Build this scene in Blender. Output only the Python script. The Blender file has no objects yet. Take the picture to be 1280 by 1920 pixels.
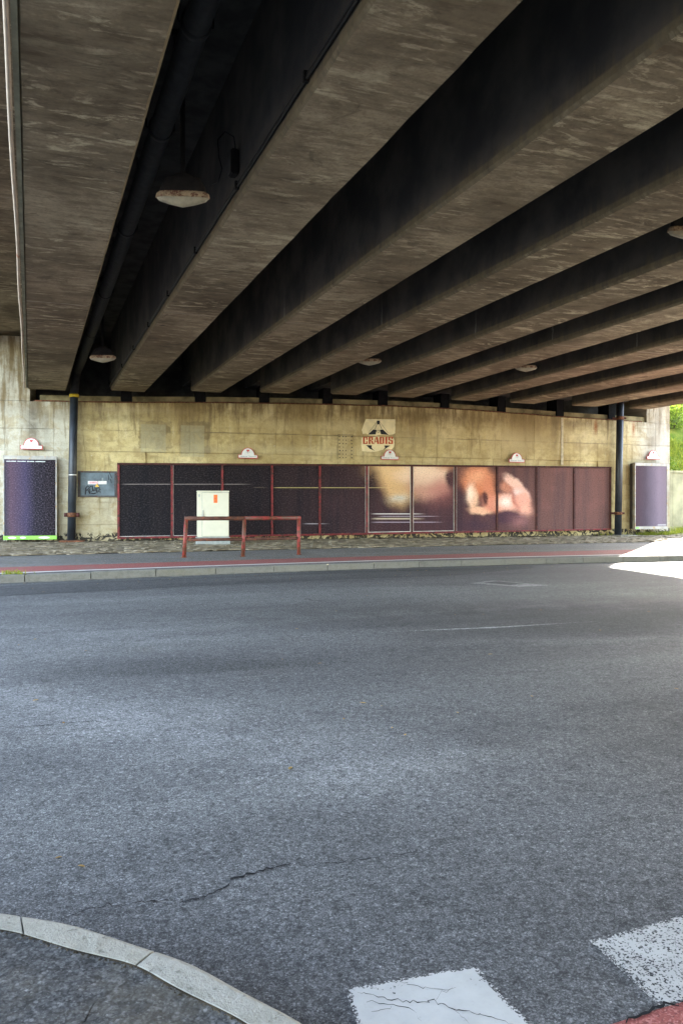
import bpy, bmesh, math, random
import numpy as np
from mathutils import Vector, Matrix, noise as mnoise
random.seed(7)
R = math.radians
scene = bpy.context.scene
col = scene.collection

# ------------------------------------------------------------------ camera, sky, sun, exposure
EYE = 1.45                      # eye height over the road at the camera
F, HOR = 1546.0, 955.0          # focal length and horizon of the photograph in its pixels
YAW = R(20.63)                  # view direction against the bridge beams (beams run along +Y)
CY, SY = math.cos(YAW), math.sin(YAW)

cam = bpy.data.cameras.new('camera')
cam.sensor_fit = 'HORIZONTAL'; cam.sensor_width = 36.0; cam.lens = 36.0 * F / 1280.0
cam.clip_start = 0.05; cam.clip_end = 3000
camo = bpy.data.objects.new('camera', cam); col.objects.link(camo)
camo.location = (0, 0, EYE)
camo.rotation_euler = (R(90) - math.atan((960 - HOR) / F), 0, -YAW)
scene.camera = camo

SUN_AZ, SUN_EL = R(46.8), R(21.6)      # azimuth from +Y towards +X
world = bpy.data.worlds.new('World'); scene.world = world; world.use_nodes = True
wn = world.node_tree; wn.nodes.clear()
sky = wn.nodes.new('ShaderNodeTexSky'); sky.sky_type = 'NISHITA'; sky.sun_disc = False
sky.sun_elevation = SUN_EL; sky.sun_rotation = SUN_AZ; sky.altitude = 200; sky.dust_density = 1.5; sky.air_density = 1.0
bg = wn.nodes.new('ShaderNodeBackground'); bg.inputs[1].default_value = 0.15
wo = wn.nodes.new('ShaderNodeOutputWorld')
hs = wn.nodes.new('ShaderNodeHueSaturation'); hs.inputs['Saturation'].default_value = 0.68      # thin high haze
wn.links.new(sky.outputs[0], hs.inputs['Color']); wn.links.new(hs.outputs[0], bg.inputs[0]); wn.links.new(bg.outputs[0], wo.inputs[0])
sl = bpy.data.lights.new('sun', 'SUN'); sl.energy = 5.0; sl.angle = R(0.5); sl.color = (1.0, 0.93, 0.82)
so = bpy.data.objects.new('sun', sl); col.objects.link(so)
sd = Vector((math.sin(SUN_AZ) * math.cos(SUN_EL), math.cos(SUN_AZ) * math.cos(SUN_EL), math.sin(SUN_EL)))
so.rotation_euler = sd.to_track_quat('Z', 'Y').to_euler(); so.location = (30, 30, 30)
scene.view_settings.view_transform = 'Standard'; scene.view_settings.look = 'None'
scene.view_settings.gamma = 1.0; scene.view_settings.use_curve_mapping = False
scene.view_settings.exposure = 4.0

# ------------------------------------------------------------------ coordinates
def c2w(X, d, h):
    """right, ahead, height against the eye -> world point (X = across the beams, Y = along them)"""
    return Vector((CY * X + SY * d, -SY * X + CY * d, h + EYE))
# plan of the abutment face: a gentle bend, u metres along it from the left end of the long billboard
def _theta(u): return R(13.5 + 0.5 * max(0.0, min(u, 20.0)))
U0, U1, DU = -14.0, 22.0, 0.05
_tab = {}
def _build():
    X, d = -6.21, 22.86
    n = int(round(U1 / DU))
    for i in range(n + 1):
        _tab[i] = (X, d); th = _theta(i * DU + DU / 2); X += DU * math.cos(th); d += DU * math.sin(th)
    X, d = -6.21, 22.86
    for i in range(0, int(round(U0 / DU)) - 1, -1):
        _tab[i] = (X, d); th = _theta(i * DU); X -= DU * math.cos(th); d -= DU * math.sin(th)
_build()
def plan(u):
    k = max(min(u / DU, max(_tab) - 1e-6), min(_tab)); i = math.floor(k); f = k - i
    a = _tab[i]; b = _tab[min(i + 1, max(_tab))]
    return a[0] + (b[0] - a[0]) * f, a[1] + (b[1] - a[1]) * f
def wp(u, h, off=0.0):
    X, d = plan(u); th = _theta(u)
    return c2w(X + math.sin(th) * off, d - math.cos(th) * off, h)
def ux(px):
    """photo column -> u on the abutment face"""
    lo, hi = U0, U1 - 0.1
    for _ in range(50):
        m = (lo + hi) / 2; X, d = plan(m)
        if 640 + F * X / d < px: lo = m
        else: hi = m
    return lo
def uh(px, py):
    u = ux(px); return u, (HOR - py) * plan(u)[1] / F
def wrot(u): return _theta(u) - YAW            # rotation about Z of a thing that hangs on the wall
def gpt(px, py, h):
    d = -h * F / (py - HOR); return (px - 640) * d / F, d

# ------------------------------------------------------------------ node helpers
class NT:
    def __init__(s, name):
        s.m = bpy.data.materials.new(name); s.m.use_nodes = True; s.t = s.m.node_tree; s.t.nodes.clear()
        s.out = s.n('ShaderNodeOutputMaterial'); s.b = s.n('ShaderNodeBsdfPrincipled'); s.l(s.b.outputs[0], s.out.inputs[0])
    def n(s, k): return s.t.nodes.new(k)
    def l(s, a, b): s.t.links.new(a, b)
    def put(s, sock, v):
        if isinstance(v, bpy.types.NodeSocket): s.l(v, sock)
        elif isinstance(v, (tuple, list)) and len(v) == 3 and sock.type == 'RGBA': sock.default_value = (*v, 1)
        else: sock.default_value = v
    def math(s, op, a, b=0.0, c=None, clamp=False):
        n = s.n('ShaderNodeMath'); n.operation = op; n.use_clamp = clamp
        s.put(n.inputs[0], a); s.put(n.inputs[1], b)
        if c is not None: s.put(n.inputs[2], c)
        return n.outputs[0]
    def vm(s, op, a, b=(0, 0, 0)):
        n = s.n('ShaderNodeVectorMath'); n.operation = op; s.put(n.inputs[0], a); s.put(n.inputs[1], b)
        return n.outputs['Value'] if op in ('DOT_PRODUCT', 'LENGTH') else n.outputs[0]
    def pos(s): return s.n('ShaderNodeNewGeometry').outputs['Position']
    def nor(s): return s.n('ShaderNodeNewGeometry').outputs['True Normal']
    def uv(s): return s.n('ShaderNodeUVMap').outputs[0]
    def obj(s): return s.n('ShaderNodeTexCoord').outputs['Object']
    def sep(s, v):
        n = s.n('ShaderNodeSeparateXYZ'); s.l(v, n.inputs[0]); return n.outputs
    def noise(s, v, scale, detail=4, rough=0.55, dist=0.0, stretch=None, off=None):
        if stretch: v = s.vm('MULTIPLY', v, stretch)
        if off: v = s.vm('ADD', v, off)
        n = s.n('ShaderNodeTexNoise'); s.l(v, n.inputs['Vector']); n.inputs['Scale'].default_value = scale
        n.inputs['Detail'].default_value = detail; n.inputs['Roughness'].default_value = rough; n.inputs['Distortion'].default_value = dist
        return n.outputs[0]
    def vor(s, v, scale, feature='F1', rnd=1.0):
        n = s.n('ShaderNodeTexVoronoi'); n.feature = feature; s.l(v, n.inputs['Vector']); n.inputs['Scale'].default_value = scale
        n.inputs['Randomness'].default_value = rnd
        return n
    def noisec(s, v, scale, detail=4):
        n = s.n('ShaderNodeTexNoise'); s.l(v, n.inputs['Vector']); n.inputs['Scale'].default_value = scale; n.inputs['Detail'].default_value = detail; return n.outputs[1]
    def step(s, v, lo, hi, a=0.0, b=1.0):
        n = s.n('ShaderNodeMapRange'); n.interpolation_type = 'SMOOTHSTEP'; s.put(n.inputs[0], v)
        n.inputs[1].default_value = lo; n.inputs[2].default_value = hi; n.inputs[3].default_value = a; n.inputs[4].default_value = b
        return n.outputs[0]
    def ramp(s, v, *stops):
        n = s.n('ShaderNodeValToRGB'); s.put(n.inputs[0], v); e = n.color_ramp.elements
        while len(e) < len(stops): e.new(0.5)
        for k, (p, c) in enumerate(stops):
            e[k].position = p; e[k].color = (*c, 1) if len(c) == 3 else c
        return n.outputs[0]
    def mix(s, f, a, b, mode='MIX'):
        n = s.n('ShaderNodeMix'); n.data_type = 'RGBA'; n.blend_type = mode; n.clamp_factor = True
        s.put(n.inputs[0], f); s.put(n.inputs[6], a); s.put(n.inputs[7], b); return n.outputs[2]
    def bump(s, h, strength=0.3, dist=0.01):
        n = s.n('ShaderNodeBump'); n.inputs['Strength'].default_value = strength; n.inputs['Distance'].default_value = dist
        s.l(h, n.inputs['Height']); s.l(n.outputs[0], s.b.inputs['Normal'])
    def done(s, color, rough=0.8, spec=0.3, metal=0.0):
        s.put(s.b.inputs['Base Color'], color); s.put(s.b.inputs['Roughness'], rough)
        s.put(s.b.inputs['Specular IOR Level'], spec); s.put(s.b.inputs['Metallic'], metal); return s.m
    def box(s, v, u0, u1, h0, h1, soft=0.02, wob=None):
        x, y, _ = s.sep(v)
        if wob is not None: x = s.math('ADD', x, wob); y = s.math('ADD', y, wob)
        a = s.math('MULTIPLY', s.step(x, u0 - soft, u0 + soft), s.step(x, u1 - soft, u1 + soft, 1, 0))
        b = s.math('MULTIPLY', s.step(y, h0 - soft, h0 + soft), s.step(y, h1 - soft, h1 + soft, 1, 0))
        return s.math('MULTIPLY', a, b)
    def gauss(s, v, cx, cy, sx, sy, rot=0.0):
        p = s.vm('SUBTRACT', v, (cx, cy, 0))
        if rot:
            n = s.n('ShaderNodeVectorRotate'); n.rotation_type = 'Z_AXIS'; s.l(p, n.inputs[0]); n.inputs['Angle'].default_value = -rot; p = n.outputs[0]
        q = s.vm('MULTIPLY', p, (1 / sx, 1 / sy, 0)); r = s.vm('DOT_PRODUCT', q, q)
        return s.math('EXPONENT', s.math('MULTIPLY', r, -0.5))

def simple(name, c, rough=0.6, spec=0.4, metal=0.0, var=0.25, scale=12, rust=None, rust_amt=0.5, bump=0.1):
    t = NT(name); p = t.obj()
    n = t.noise(p, scale, 5, 0.6)
    cc = t.mix(t.step(n, 0.3, 0.7), tuple(x * (1 - var) for x in c), tuple(min(1, x * (1 + var)) for x in c))
    if rust:
        n2 = t.noise(p, scale * 1.7, 6, 0.7, off=(3.1, 8.2, 1.7))
        cc = t.mix(t.step(n2, 0.62 - 0.2 * rust_amt, 0.70 - 0.15 * rust_amt), cc, rust)
    if bump: t.bump(n, bump, 0.004)
    return t.done(cc, rough, spec, metal)

# ------------------------------------------------------------------ materials
def mat_wall():
    t = NT('wall_concrete'); uv = t.uv(); x, y, _ = t.sep(uv)
    big = t.noise(uv, 0.55, 5, 0.6, 0.4)
    mid = t.noise(uv, 2.6, 6, 0.65, 0.3, off=(9, 4, 0))
    vert = t.noise(uv, 1.0, 7, 0.68, 0.15, stretch=(5.0, 0.6, 1))
    hor = t.noise(uv, 1.0, 4, 0.6, stretch=(0.5, 7.0, 1), off=(3, 7, 0))
    fine = t.noise(uv, 38, 4, 0.7)
    warm = t.ramp(big, (0.36, (0.42, 0.32, 0.14)), (0.48, (0.58, 0.465, 0.215)), (0.60, (0.72, 0.605, 0.32)))
    grey = t.ramp(big, (0.34, (0.40, 0.37, 0.275)), (0.62, (0.60, 0.56, 0.44)))
    uL, uR = ux(150), ux(1195)
    g = t.math('ADD', t.step(x, uL - 0.5, uL + 0.25, 1, 0), t.step(x, uR - 0.9, uR + 0.5))
    low = t.math('MULTIPLY', t.step(y, 0.4, 0.95, 0.75, 0), t.step(x, -0.2, 0.3, 1, 0))
    c = t.mix(t.math('MAXIMUM', g, low), warm, grey)
    c = t.mix(t.step(mid, 0.48, 0.60, 0, 0.45), c, (0.34, 0.245, 0.10))
    c = t.mix(t.step(t.noise(uv, 1.1, 7, 0.7, 0.8, off=(14, 6, 0)), 0.57, 0.62, 0, 0.28), c, (0.28, 0.20, 0.09))          # damp brown blotches
    c = t.mix(t.step(vert, 0.53, 0.64, 0, 0.62), c, (0.22, 0.165, 0.085))           # run-off streaks
    c = t.mix(t.step(vert, 0.45, 0.30, 0, 0.45), c, (0.72, 0.64, 0.42))
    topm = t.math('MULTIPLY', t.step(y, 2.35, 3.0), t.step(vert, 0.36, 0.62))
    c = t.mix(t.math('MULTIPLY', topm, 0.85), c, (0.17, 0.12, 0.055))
    c = t.mix(t.step(t.noise(uv, 0.32, 3, 0.5, 0.6, off=(6, 1, 0)), 0.45, 0.62, 0, 0.4), c, (0.33, 0.24, 0.10))
    c = t.mix(t.step(hor, 0.55, 0.68, 0, 0.28), c, (0.26, 0.20, 0.10))            # board marks
    for hj, a_ in ((2.19, 0.6), (1.60, 0.35), (0.86, 0.3), (0.20, 0.3), (-0.42, 0.35)):
        jn = t.math('MULTIPLY', t.math('SUBTRACT', t.noise(uv, 3, 4, 0.6), 0.5), 0.05)
        dj = t.math('ABSOLUTE', t.math('SUBTRACT', t.math('ADD', y, jn), hj))
        m = t.math('MULTIPLY', t.step(dj, 0.006, 0.030, 1, 0), t.step(t.noise(uv, 0.8, 4, 0.6, off=(8, hj, 0)), 0.42, 0.6, 0.1, 1))
        c = t.mix(t.math('MULTIPLY', m, a_), c, (0.15, 0.115, 0.06))
    mt_ = t.noise(uv, 7, 8, 0.78, 0.3, off=(3, 30, 0))
    c = t.mix(t.step(mt_, 0.52, 0.40, 0, 0.30), c, t.mix(1.0, c, (0.55, 0.5, 0.44), 'MULTIPLY')); c = t.mix(t.step(mt_, 0.55, 0.66, 0, 0.3), c, t.mix(1.0, c, (1.3, 1.3, 1.3), 'MULTIPLY'))
    # two grey patched openings with wet margins
    wob = t.math('MULTIPLY', t.math('SUBTRACT', t.noise(uv, 5, 5, 0.7), 0.5), 0.22)
    for (a, b, p0, p1) in ((264, 311, 795, 842), (339, 383, 797, 850)):
        u0, h1 = uh(a, p0); u1, h0 = uh(b, p1)
        m2 = t.box(uv, u0 - 0.05, u1 + 0.16, h0 + 0.0, h1 + 0.10, 0.02, wob)
        c = t.mix(t.math('MULTIPLY', m2, t.step(mid, 0.4, 0.6, 0.35, 0.85)), c, (0.20, 0.15, 0.075))
        m1 = t.box(uv, u0, u1, h0 - 0.1, h1, 0.012)
        c = t.mix(t.math('MULTIPLY', m1, t.step(mt_, 0.35, 0.6, 0.75, 0.4)), c, t.mix(mid, (0.30, 0.27, 0.16), (0.50, 0.46, 0.29)))
    # pale sheet of lime left of the bay joint, dark soaked fan under the ledge
    for (px, py, sx, sy, a, cc) in ((985, 825, 0.75, 0.28, 0.6, (0.52, 0.42, 0.23)), (1100, 825, 0.7, 0.25, 0.45, (0.50, 0.42, 0.26)),
                                    (1095, 795, 0.9, 0.10, 0.6, (0.17, 0.13, 0.08)), (1222, 830, 0.16, 0.55, 0.7, (0.2, 0.165, 0.12)),
                                    (1040, 800, 0.10, 0.45, 0.7, (0.12, 0.09, 0.05)), (830, 780, 1.2, 0.14, 0.55, (0.17, 0.125, 0.06)),
                                    (1000, 800, 0.7, 0.35, 0.55, (0.30, 0.22, 0.10)), (950, 830, 0.5, 0.3, 0.5, (0.72, 0.60, 0.34)), (620, 800, 1.6, 0.12, 0.4, (0.66, 0.57, 0.32)), (780, 825, 0.9, 0.2, 0.4, (0.70, 0.60, 0.34)), (560, 845, 2.5, 0.10, 0.35, (0.66, 0.58, 0.36)),
                                    (62, 790, 0.13, 0.55, 0.85, (0.13, 0.115, 0.09)), (88, 795, 0.06, 0.5, 0.5, (0.2, 0.18, 0.14)), (235, 768, 0.9, 0.07, 0.5, (0.5, 0.42, 0.26)),
                                    (200, 783, 1.1, 0.10, 0.5, (0.16, 0.125, 0.06)), (1240, 850, 0.25, 1.2, 0.6, (0.56, 0.54, 0.48))):
        u, h = uh(px, py)
        m = t.gauss(t.vm('ADD', uv, t.mix(1.0, (0, 0, 0), t.n('ShaderNodeTexNoise').outputs[1]) if False else (0, 0, 0)), u, h, sx, sy)
        m = t.math('MULTIPLY', m, t.step(mid, 0.28, 0.6, 0.35, 1))
        c = t.mix(t.math('MULTIPLY', m, a), c, cc)
    for (px, py, w) in ((1116, 800, 0.05), (1187, 803, 0.045)):                      # rust runs
        u, h = uh(px, py); m = t.gauss(uv, u, h, w, 0.17)
        c = t.mix(t.math('MULTIPLY', m, t.step(fine, 0.3, 0.6, 0.4, 1)), c, (0.30, 0.10, 0.03))
    spl = t.noise(uv, 11, 3, 0.5, off=(40, 2, 0))
    c = t.mix(t.step(spl, 0.72, 0.75, 0, 0.8), c, (0.6, 0.55, 0.42))                # chips of old paste
    # tar and mould along the foot
    foot = t.noise(uv, 5.5, 6, 0.7, 0.8, off=(1, 20, 0))
    fm = t.math('MULTIPLY', t.step(y, -0.90, -0.52, 1, 0), t.step(foot, 0.46, 0.54))
    fm = t.step(fm, 0.15, 0.4)
    c = t.mix(fm, c, (0.018, 0.017, 0.016))
    c = t.mix(t.step(y, -0.95, -0.7, 0.4, 0), c, (0.14, 0.12, 0.07))
    rn = t.n('ShaderNodeObjectInfo').outputs['Random']
    c = t.mix(t.math('MULTIPLY', rn, 0.30), c, t.mix(1.0, c, (0.66, 0.60, 0.52), 'MULTIPLY'))
    c = t.mix(t.step(fine, 0.35, 0.7, 0.0, 0.22), c, (0.10, 0.08, 0.05))
    t.bump(t.math('ADD', t.math('MULTIPLY', hor, 0.6), t.math('MULTIPLY', fine, 0.5)), 0.35, 0.012)
    return t.done(c, 0.9, 0.2)

def mat_beam():
    t = NT('beam_concrete'); p = t.pos(); nx, ny, nz = t.sep(t.nor()); x, y, z = t.sep(p)
    big = t.noise(p, 0.45, 5, 0.6, 0.5)
    str1 = t.noise(p, 1.0, 6, 0.7, 0.25, stretch=(1.5, 9, 6))
    str2 = t.noise(p, 1.0, 5, 0.6, 0.1, stretch=(3.2, 15, 6), off=(7, 3, 1))
    fine = t.noise(p, 30, 5, 0.7)
    patch = t.noise(p, 1.4, 4, 0.6, off=(5, 5, 5))
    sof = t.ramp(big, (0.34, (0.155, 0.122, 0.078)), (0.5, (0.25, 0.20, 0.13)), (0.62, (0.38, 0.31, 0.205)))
    sof = t.mix(t.step(t.noise(p, 1.1, 6, 0.65, 0.6, off=(2, 14, 3)), 0.5, 0.66, 0, 0.55), sof, (0.15, 0.115, 0.07))
    sof = t.mix(t.step(str1, 0.48, 0.68, 0, 0.35), sof, (0.13, 0.095, 0.06))
    lite = t.math('MULTIPLY', t.step(str2, 0.53, 0.61), t.step(patch, 0.46, 0.58))
    sof = t.mix(t.math('MULTIPLY', lite, 0.6), sof, (0.56, 0.47, 0.32))
    mot = t.noise(p, 5.5, 8, 0.74, 0.3, stretch=(0.4, 1.4, 1)); mo2 = t.noise(p, 0.8, 6, 0.7, 0.5, off=(22, 4, 0))
    sof = t.mix(t.step(mot, 0.52, 0.38, 0, 0.5), sof, t.mix(1.0, sof, (0.42, 0.40, 0.38), 'MULTIPLY')); sof = t.mix(t.step(mot, 0.54, 0.68, 0, 0.35), sof, t.mix(1.0, sof, (1.6, 1.58, 1.5), 'MULTIPLY'))
    sof = t.mix(t.step(mo2, 0.50, 0.62, 0, 0.5), sof, t.mix(1.0, sof, (0.55, 0.52, 0.50), 'MULTIPLY'))
    scf = t.noise(p, 1.0, 7, 0.72, 0.6, stretch=(1.6, 5.0, 3), off=(17, 9, 2)); reg = t.noise(p, 0.55, 4, 0.6, off=(9, 19, 4))
    sof = t.mix(t.math('MULTIPLY', t.step(scf, 0.53, 0.62), t.step(reg, 0.44, 0.58, 0.1, 0.9)), sof, (0.56, 0.48, 0.32))
    stn = t.noise(p, 1.9, 6, 0.68, 1.2, off=(5, 41, 6)); sof = t.mix(t.step(stn, 0.60, 0.66, 0, 0.5), sof, (0.09, 0.07, 0.045))
    hole = t.noise(p, 2.3, 2, 0.4, off=(11, 2, 8))
    sof = t.mix(t.step(hole, 0.765, 0.79, 0, 0.8), sof, (0.04, 0.032, 0.025))
    sof = t.mix(t.step(fine, 0.4, 0.75, 0, 0.45), sof, (0.12, 0.095, 0.065))
    jl = t.math('ABSOLUTE', t.math('SUBTRACT', t.math('ADD', y, t.math('MULTIPLY', t.math('SUBTRACT', str1, 0.5), 0.12)), 13.7))
    joint = t.step(jl, 0.012, 0.03, 1, 0)
    sof = t.mix(t.math('MULTIPLY', joint, 0.6), sof, (0.42, 0.37, 0.28))
    # sooty sides, gap shade also put into their tone; pale runs near the arris
    drip = t.noise(p, 1.0, 6, 0.7, stretch=(3, 7, 0.5))
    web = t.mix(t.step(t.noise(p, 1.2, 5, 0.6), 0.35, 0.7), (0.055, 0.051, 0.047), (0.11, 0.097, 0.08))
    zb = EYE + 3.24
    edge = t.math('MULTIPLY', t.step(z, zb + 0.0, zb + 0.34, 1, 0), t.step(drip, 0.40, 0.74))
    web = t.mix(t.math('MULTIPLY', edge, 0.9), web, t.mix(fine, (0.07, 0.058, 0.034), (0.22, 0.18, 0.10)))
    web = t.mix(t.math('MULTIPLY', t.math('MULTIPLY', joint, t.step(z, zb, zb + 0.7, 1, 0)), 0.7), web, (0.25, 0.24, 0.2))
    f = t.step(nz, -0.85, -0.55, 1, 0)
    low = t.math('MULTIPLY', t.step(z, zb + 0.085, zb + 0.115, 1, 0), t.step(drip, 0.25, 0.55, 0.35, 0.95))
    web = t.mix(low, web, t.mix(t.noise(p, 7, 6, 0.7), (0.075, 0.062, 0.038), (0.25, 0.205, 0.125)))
    t.bump(t.math('ADD', str1, t.math('MULTIPLY', fine, 0.4)), 0.4, 0.012)
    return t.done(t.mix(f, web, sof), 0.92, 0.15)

def mat_asphalt(name, dark=1.0, scale=150, tint=(1, 1, 1), moss=0.0, streak=1.0, worn=()):
    t = NT(name); p = t.pos()
    v = t.vor(p, scale); cell = t.sep(v.outputs['Color'])[0]; dist = v.outputs['Distance']
    v2 = t.vor(t.vm('ADD', p, (3.3, 1.1, 0)), scale * 1.9); cell2 = t.sep(v2.outputs['Color'])[1]
    v3 = t.vor(t.vm('ADD', p, (1.3, 7.1, 0)), scale * 0.55); cell3 = t.sep(v3.outputs['Color'])[2]
    k = lambda a: tuple(a * dark * q for q in tint)
    c = t.ramp(cell, (0.0, k(0.045)), (0.3, k(0.10)), (0.7, k(0.155)), (0.92, k(0.235)), (1.0, k(0.42)))
    c = t.mix(0.45, c, t.ramp(cell2, (0.0, k(0.04)), (0.55, k(0.13)), (1.0, k(0.34))))
    c = t.mix(t.step(cell3, 0.92, 0.95, 0, 0.6), c, k(0.05)); c = t.mix(t.step(cell3, 0.06, 0.04, 0, 0.5), c, k(0.30))
    c = t.mix(t.step(dist, 0.45, 0.85, 0, 0.55), c, k(0.04))                          # binder between stones
    gr = t.noise(p, 34, 4, 0.75); gm = t.noise(p, 9, 5, 0.7, off=(8, 1, 0))
    c = t.mix(t.step(gr, 0.48, 0.36, 0, 0.75), c, t.mix(1.0, c, (0.42, 0.42, 0.42), 'MULTIPLY')); c = t.mix(t.step(gr, 0.54, 0.66, 0, 0.75), c, t.mix(1.0, c, (1.75, 1.75, 1.75), 'MULTIPLY'))
    c = t.mix(t.step(gm, 0.52, 0.38, 0, 0.45), c, t.mix(1.0, c, (0.6, 0.6, 0.6), 'MULTIPLY'))
    b = t.noise(p, 0.35, 5, 0.6, 0.6)
    c = t.mix(t.step(b, 0.35, 0.65, 0, 0.35), c, t.mix(1.0, c, (0.68, 0.68, 0.68), 'MULTIPLY'))
    trk = t.noise(p, 1.0, 4, 0.5, 0.3, stretch=(0.09, 0.55, 1), off=(2, 9, 0))
    c = t.mix(t.step(trk, 0.48, 0.66, 0, 0.7 * streak), c, t.mix(1.0, c, (1.55, 1.55, 1.52), 'MULTIPLY'))
    c = t.mix(t.step(trk, 0.48, 0.32, 0, 0.7 * streak), c, t.mix(1.0, c, (0.52, 0.52, 0.53), 'MULTIPLY'))
    oil = t.noise(p, 1.7, 5, 0.6, 0.5, off=(31, 3, 0)); o2 = t.noise(p, 0.8, 6, 0.7, 0.4, off=(3, 33, 0))
    c = t.mix(t.step(oil, 0.66, 0.74, 0, 0.45), c, k(0.045))
    c = t.mix(t.step(o2, 0.55, 0.75, 0, 0.35), c, t.mix(1.0, c, (0.80, 0.74, 0.66), 'MULTIPLY'))
    for (X, d_, sx, sy, rot, amt, tone) in worn:                                     # light from the left opening and shade at the right, painted into the asphalt
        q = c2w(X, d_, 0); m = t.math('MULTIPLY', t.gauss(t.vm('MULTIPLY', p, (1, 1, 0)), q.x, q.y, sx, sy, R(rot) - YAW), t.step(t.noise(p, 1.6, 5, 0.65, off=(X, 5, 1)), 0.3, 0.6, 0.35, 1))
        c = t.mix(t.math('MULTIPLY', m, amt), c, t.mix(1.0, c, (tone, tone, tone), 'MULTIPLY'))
    if moss: c = t.mix(t.step(t.noise(p, 2.2, 6, 0.7, off=(1, 7, 0)), 0.45, 0.65, 0, moss), c, (0.13, 0.11, 0.075))
    t.bump(t.math('SUBTRACT', 1.0, dist), 0.35, 0.003)
    return t.done(c, t.step(trk, 0.3, 0.7, 0.95, 0.82), 0.2)

def mat_paint(name, c0, big=1.0, pepper=0.5, level=0.0, soft=0.05, cracks=0.0):
    """road paint, worn through to nothing at its rim and in chips (the road itself shows there)"""
    t = NT(name); p = t.pos()
    uvx, uvy, _ = t.sep(t.uv())
    ed = t.math('MINIMUM', t.math('MINIMUM', uvx, t.math('SUBTRACT', 1.0, uvx)), t.math('MINIMUM', uvy, t.math('SUBTRACT', 1.0, uvy)))
    cell = t.sep(t.vor(p, 210).outputs['Color'])[0]; cellb = t.sep(t.vor(t.vm('ADD', p, (5, 2, 0)), 130).outputs['Color'])[1]
    n = t.noise(p, 5.0, 6, 0.65); n2 = t.noise(p, 60, 3, 0.6)
    chip = t.math('MAXIMUM', cell, cellb)
    sc = t.math('ADD', t.math('MULTIPLY', t.math('SUBTRACT', 0.5, n), big), t.math('MULTIPLY', t.math('SUBTRACT', chip, 0.5), pepper))
    sc = t.math('ADD', sc, t.step(ed, 0.0, soft, 0.42, 0.0)); sc = t.math('ADD', sc, t.math('MULTIPLY', t.math('SUBTRACT', n2, 0.5), 0.25))
    m = t.step(sc, level - 0.03, level + 0.03, 1, 0)
    if cracks:
        for (sc_, ox, w) in ((2.6, 3.0, 0.006), (4.3, 17.0, 0.0045)):
            q = t.math('ABSOLUTE', t.math('SUBTRACT', t.noise(p, sc_, 5, 0.55, 0.2, off=(ox, ox, 0), stretch=(0.6, 1.3, 1)), 0.5))
            ww = t.math('MULTIPLY', t.step(t.noise(p, 4.0, 3, 0.6, off=(4, ox, 1)), 0.40, 0.6), w * cracks * 0.75)
            m = t.math('MULTIPLY', m, t.step(t.math('SUBTRACT', q, ww), 0.0, 0.0025))
    tone = t.mix(t.step(n, 0.3, 0.7), tuple(q * 0.85 for q in c0), c0)
    tone = t.mix(t.step(n2, 0.55, 0.8, 0, 0.3), tone, tuple(q * 0.6 for q in c0))
    t.done(tone, 0.75, 0.35)
    tr = t.n('ShaderNodeBsdfTransparent'); mx = t.n('ShaderNodeMixShader')
    t.l(m, mx.inputs[0]); t.l(tr.outputs[0], mx.inputs[1]); t.l(t.b.outputs[0], mx.inputs[2]); t.l(mx.outputs[0], t.out.inputs[0])
    return t.m

def mat_kerb(name='kerb_stone', k=1.0):
    t = NT(name); p = t.pos(); ob = t.n('ShaderNodeObjectInfo').outputs['Random']
    n = t.noise(p, 9, 6, 0.7); f = t.noise(p, 120, 3, 0.65); b = t.noise(p, 1.6, 4, 0.6); g2 = t.noise(p, 48, 3, 0.6, off=(3, 3, 1))
    c = t.mix(t.step(n, 0.3, 0.7), tuple(k * q for q in (0.20, 0.19, 0.158)), tuple(k * q for q in (0.31, 0.298, 0.258)))
    c = t.mix(t.math('MULTIPLY', ob, 0.35), c, (0.24, 0.22, 0.17))
    c = t.mix(t.step(b, 0.5, 0.75, 0, 0.5), c, (0.15, 0.135, 0.09))
    c = t.mix(t.step(f, 0.6, 0.72, 0, 0.6), c, (0.10, 0.095, 0.09))
    c = t.mix(t.step(f, 0.42, 0.30, 0, 0.35), c, (0.42, 0.40, 0.34)); c = t.mix(t.step(g2, 0.62, 0.68, 0, 0.6), c, (0.08, 0.075, 0.06)); c = t.mix(t.step(n, 0.52, 0.64, 0, 0.4), c, (0.13, 0.12, 0.095))
    t.bump(t.math('ADD', t.math('ADD', f, g2), t.math('MULTIPLY', n, 1.5)), 0.7, 0.006); return t.done(c, 0.88, 0.25)

def mat_red():
    t = NT('red_surfacing'); p = t.pos()
    v = t.vor(p, 170); cell = t.sep(v.outputs['Color'])[0]; n = t.noise(p, 1.3, 6, 0.65)
    c = t.ramp(cell, (0, (0.14, 0.038, 0.034)), (0.6, (0.25, 0.066, 0.056)), (1, (0.36, 0.15, 0.13)))
    c = t.mix(t.step(n, 0.5, 0.7, 0, 0.6), c, (0.17, 0.12, 0.10))
    t.bump(v.outputs['Distance'], 0.15, 0.004); return t.done(c, 0.9, 0.25)

def mat_cobble():
    t = NT('cobble_stone'); p = t.pos(); n = t.noise(p, 1.6, 5, 0.65); f = t.noise(p, 45, 3, 0.6)
    v = t.vor(p, 6.0); cell = t.sep(v.outputs['Color'])[0]
    c = t.mix(cell, (0.10, 0.08, 0.052), (0.30, 0.25, 0.17))
    c = t.mix(t.step(n, 0.45, 0.65, 0, 0.6), c, (0.11, 0.09, 0.05))
    c = t.mix(t.step(f, 0.5, 0.7, 0, 0.3), c, (0.07, 0.06, 0.05))
    t.bump(f, 0.3, 0.006); return t.done(c, 0.9, 0.2)

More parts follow.
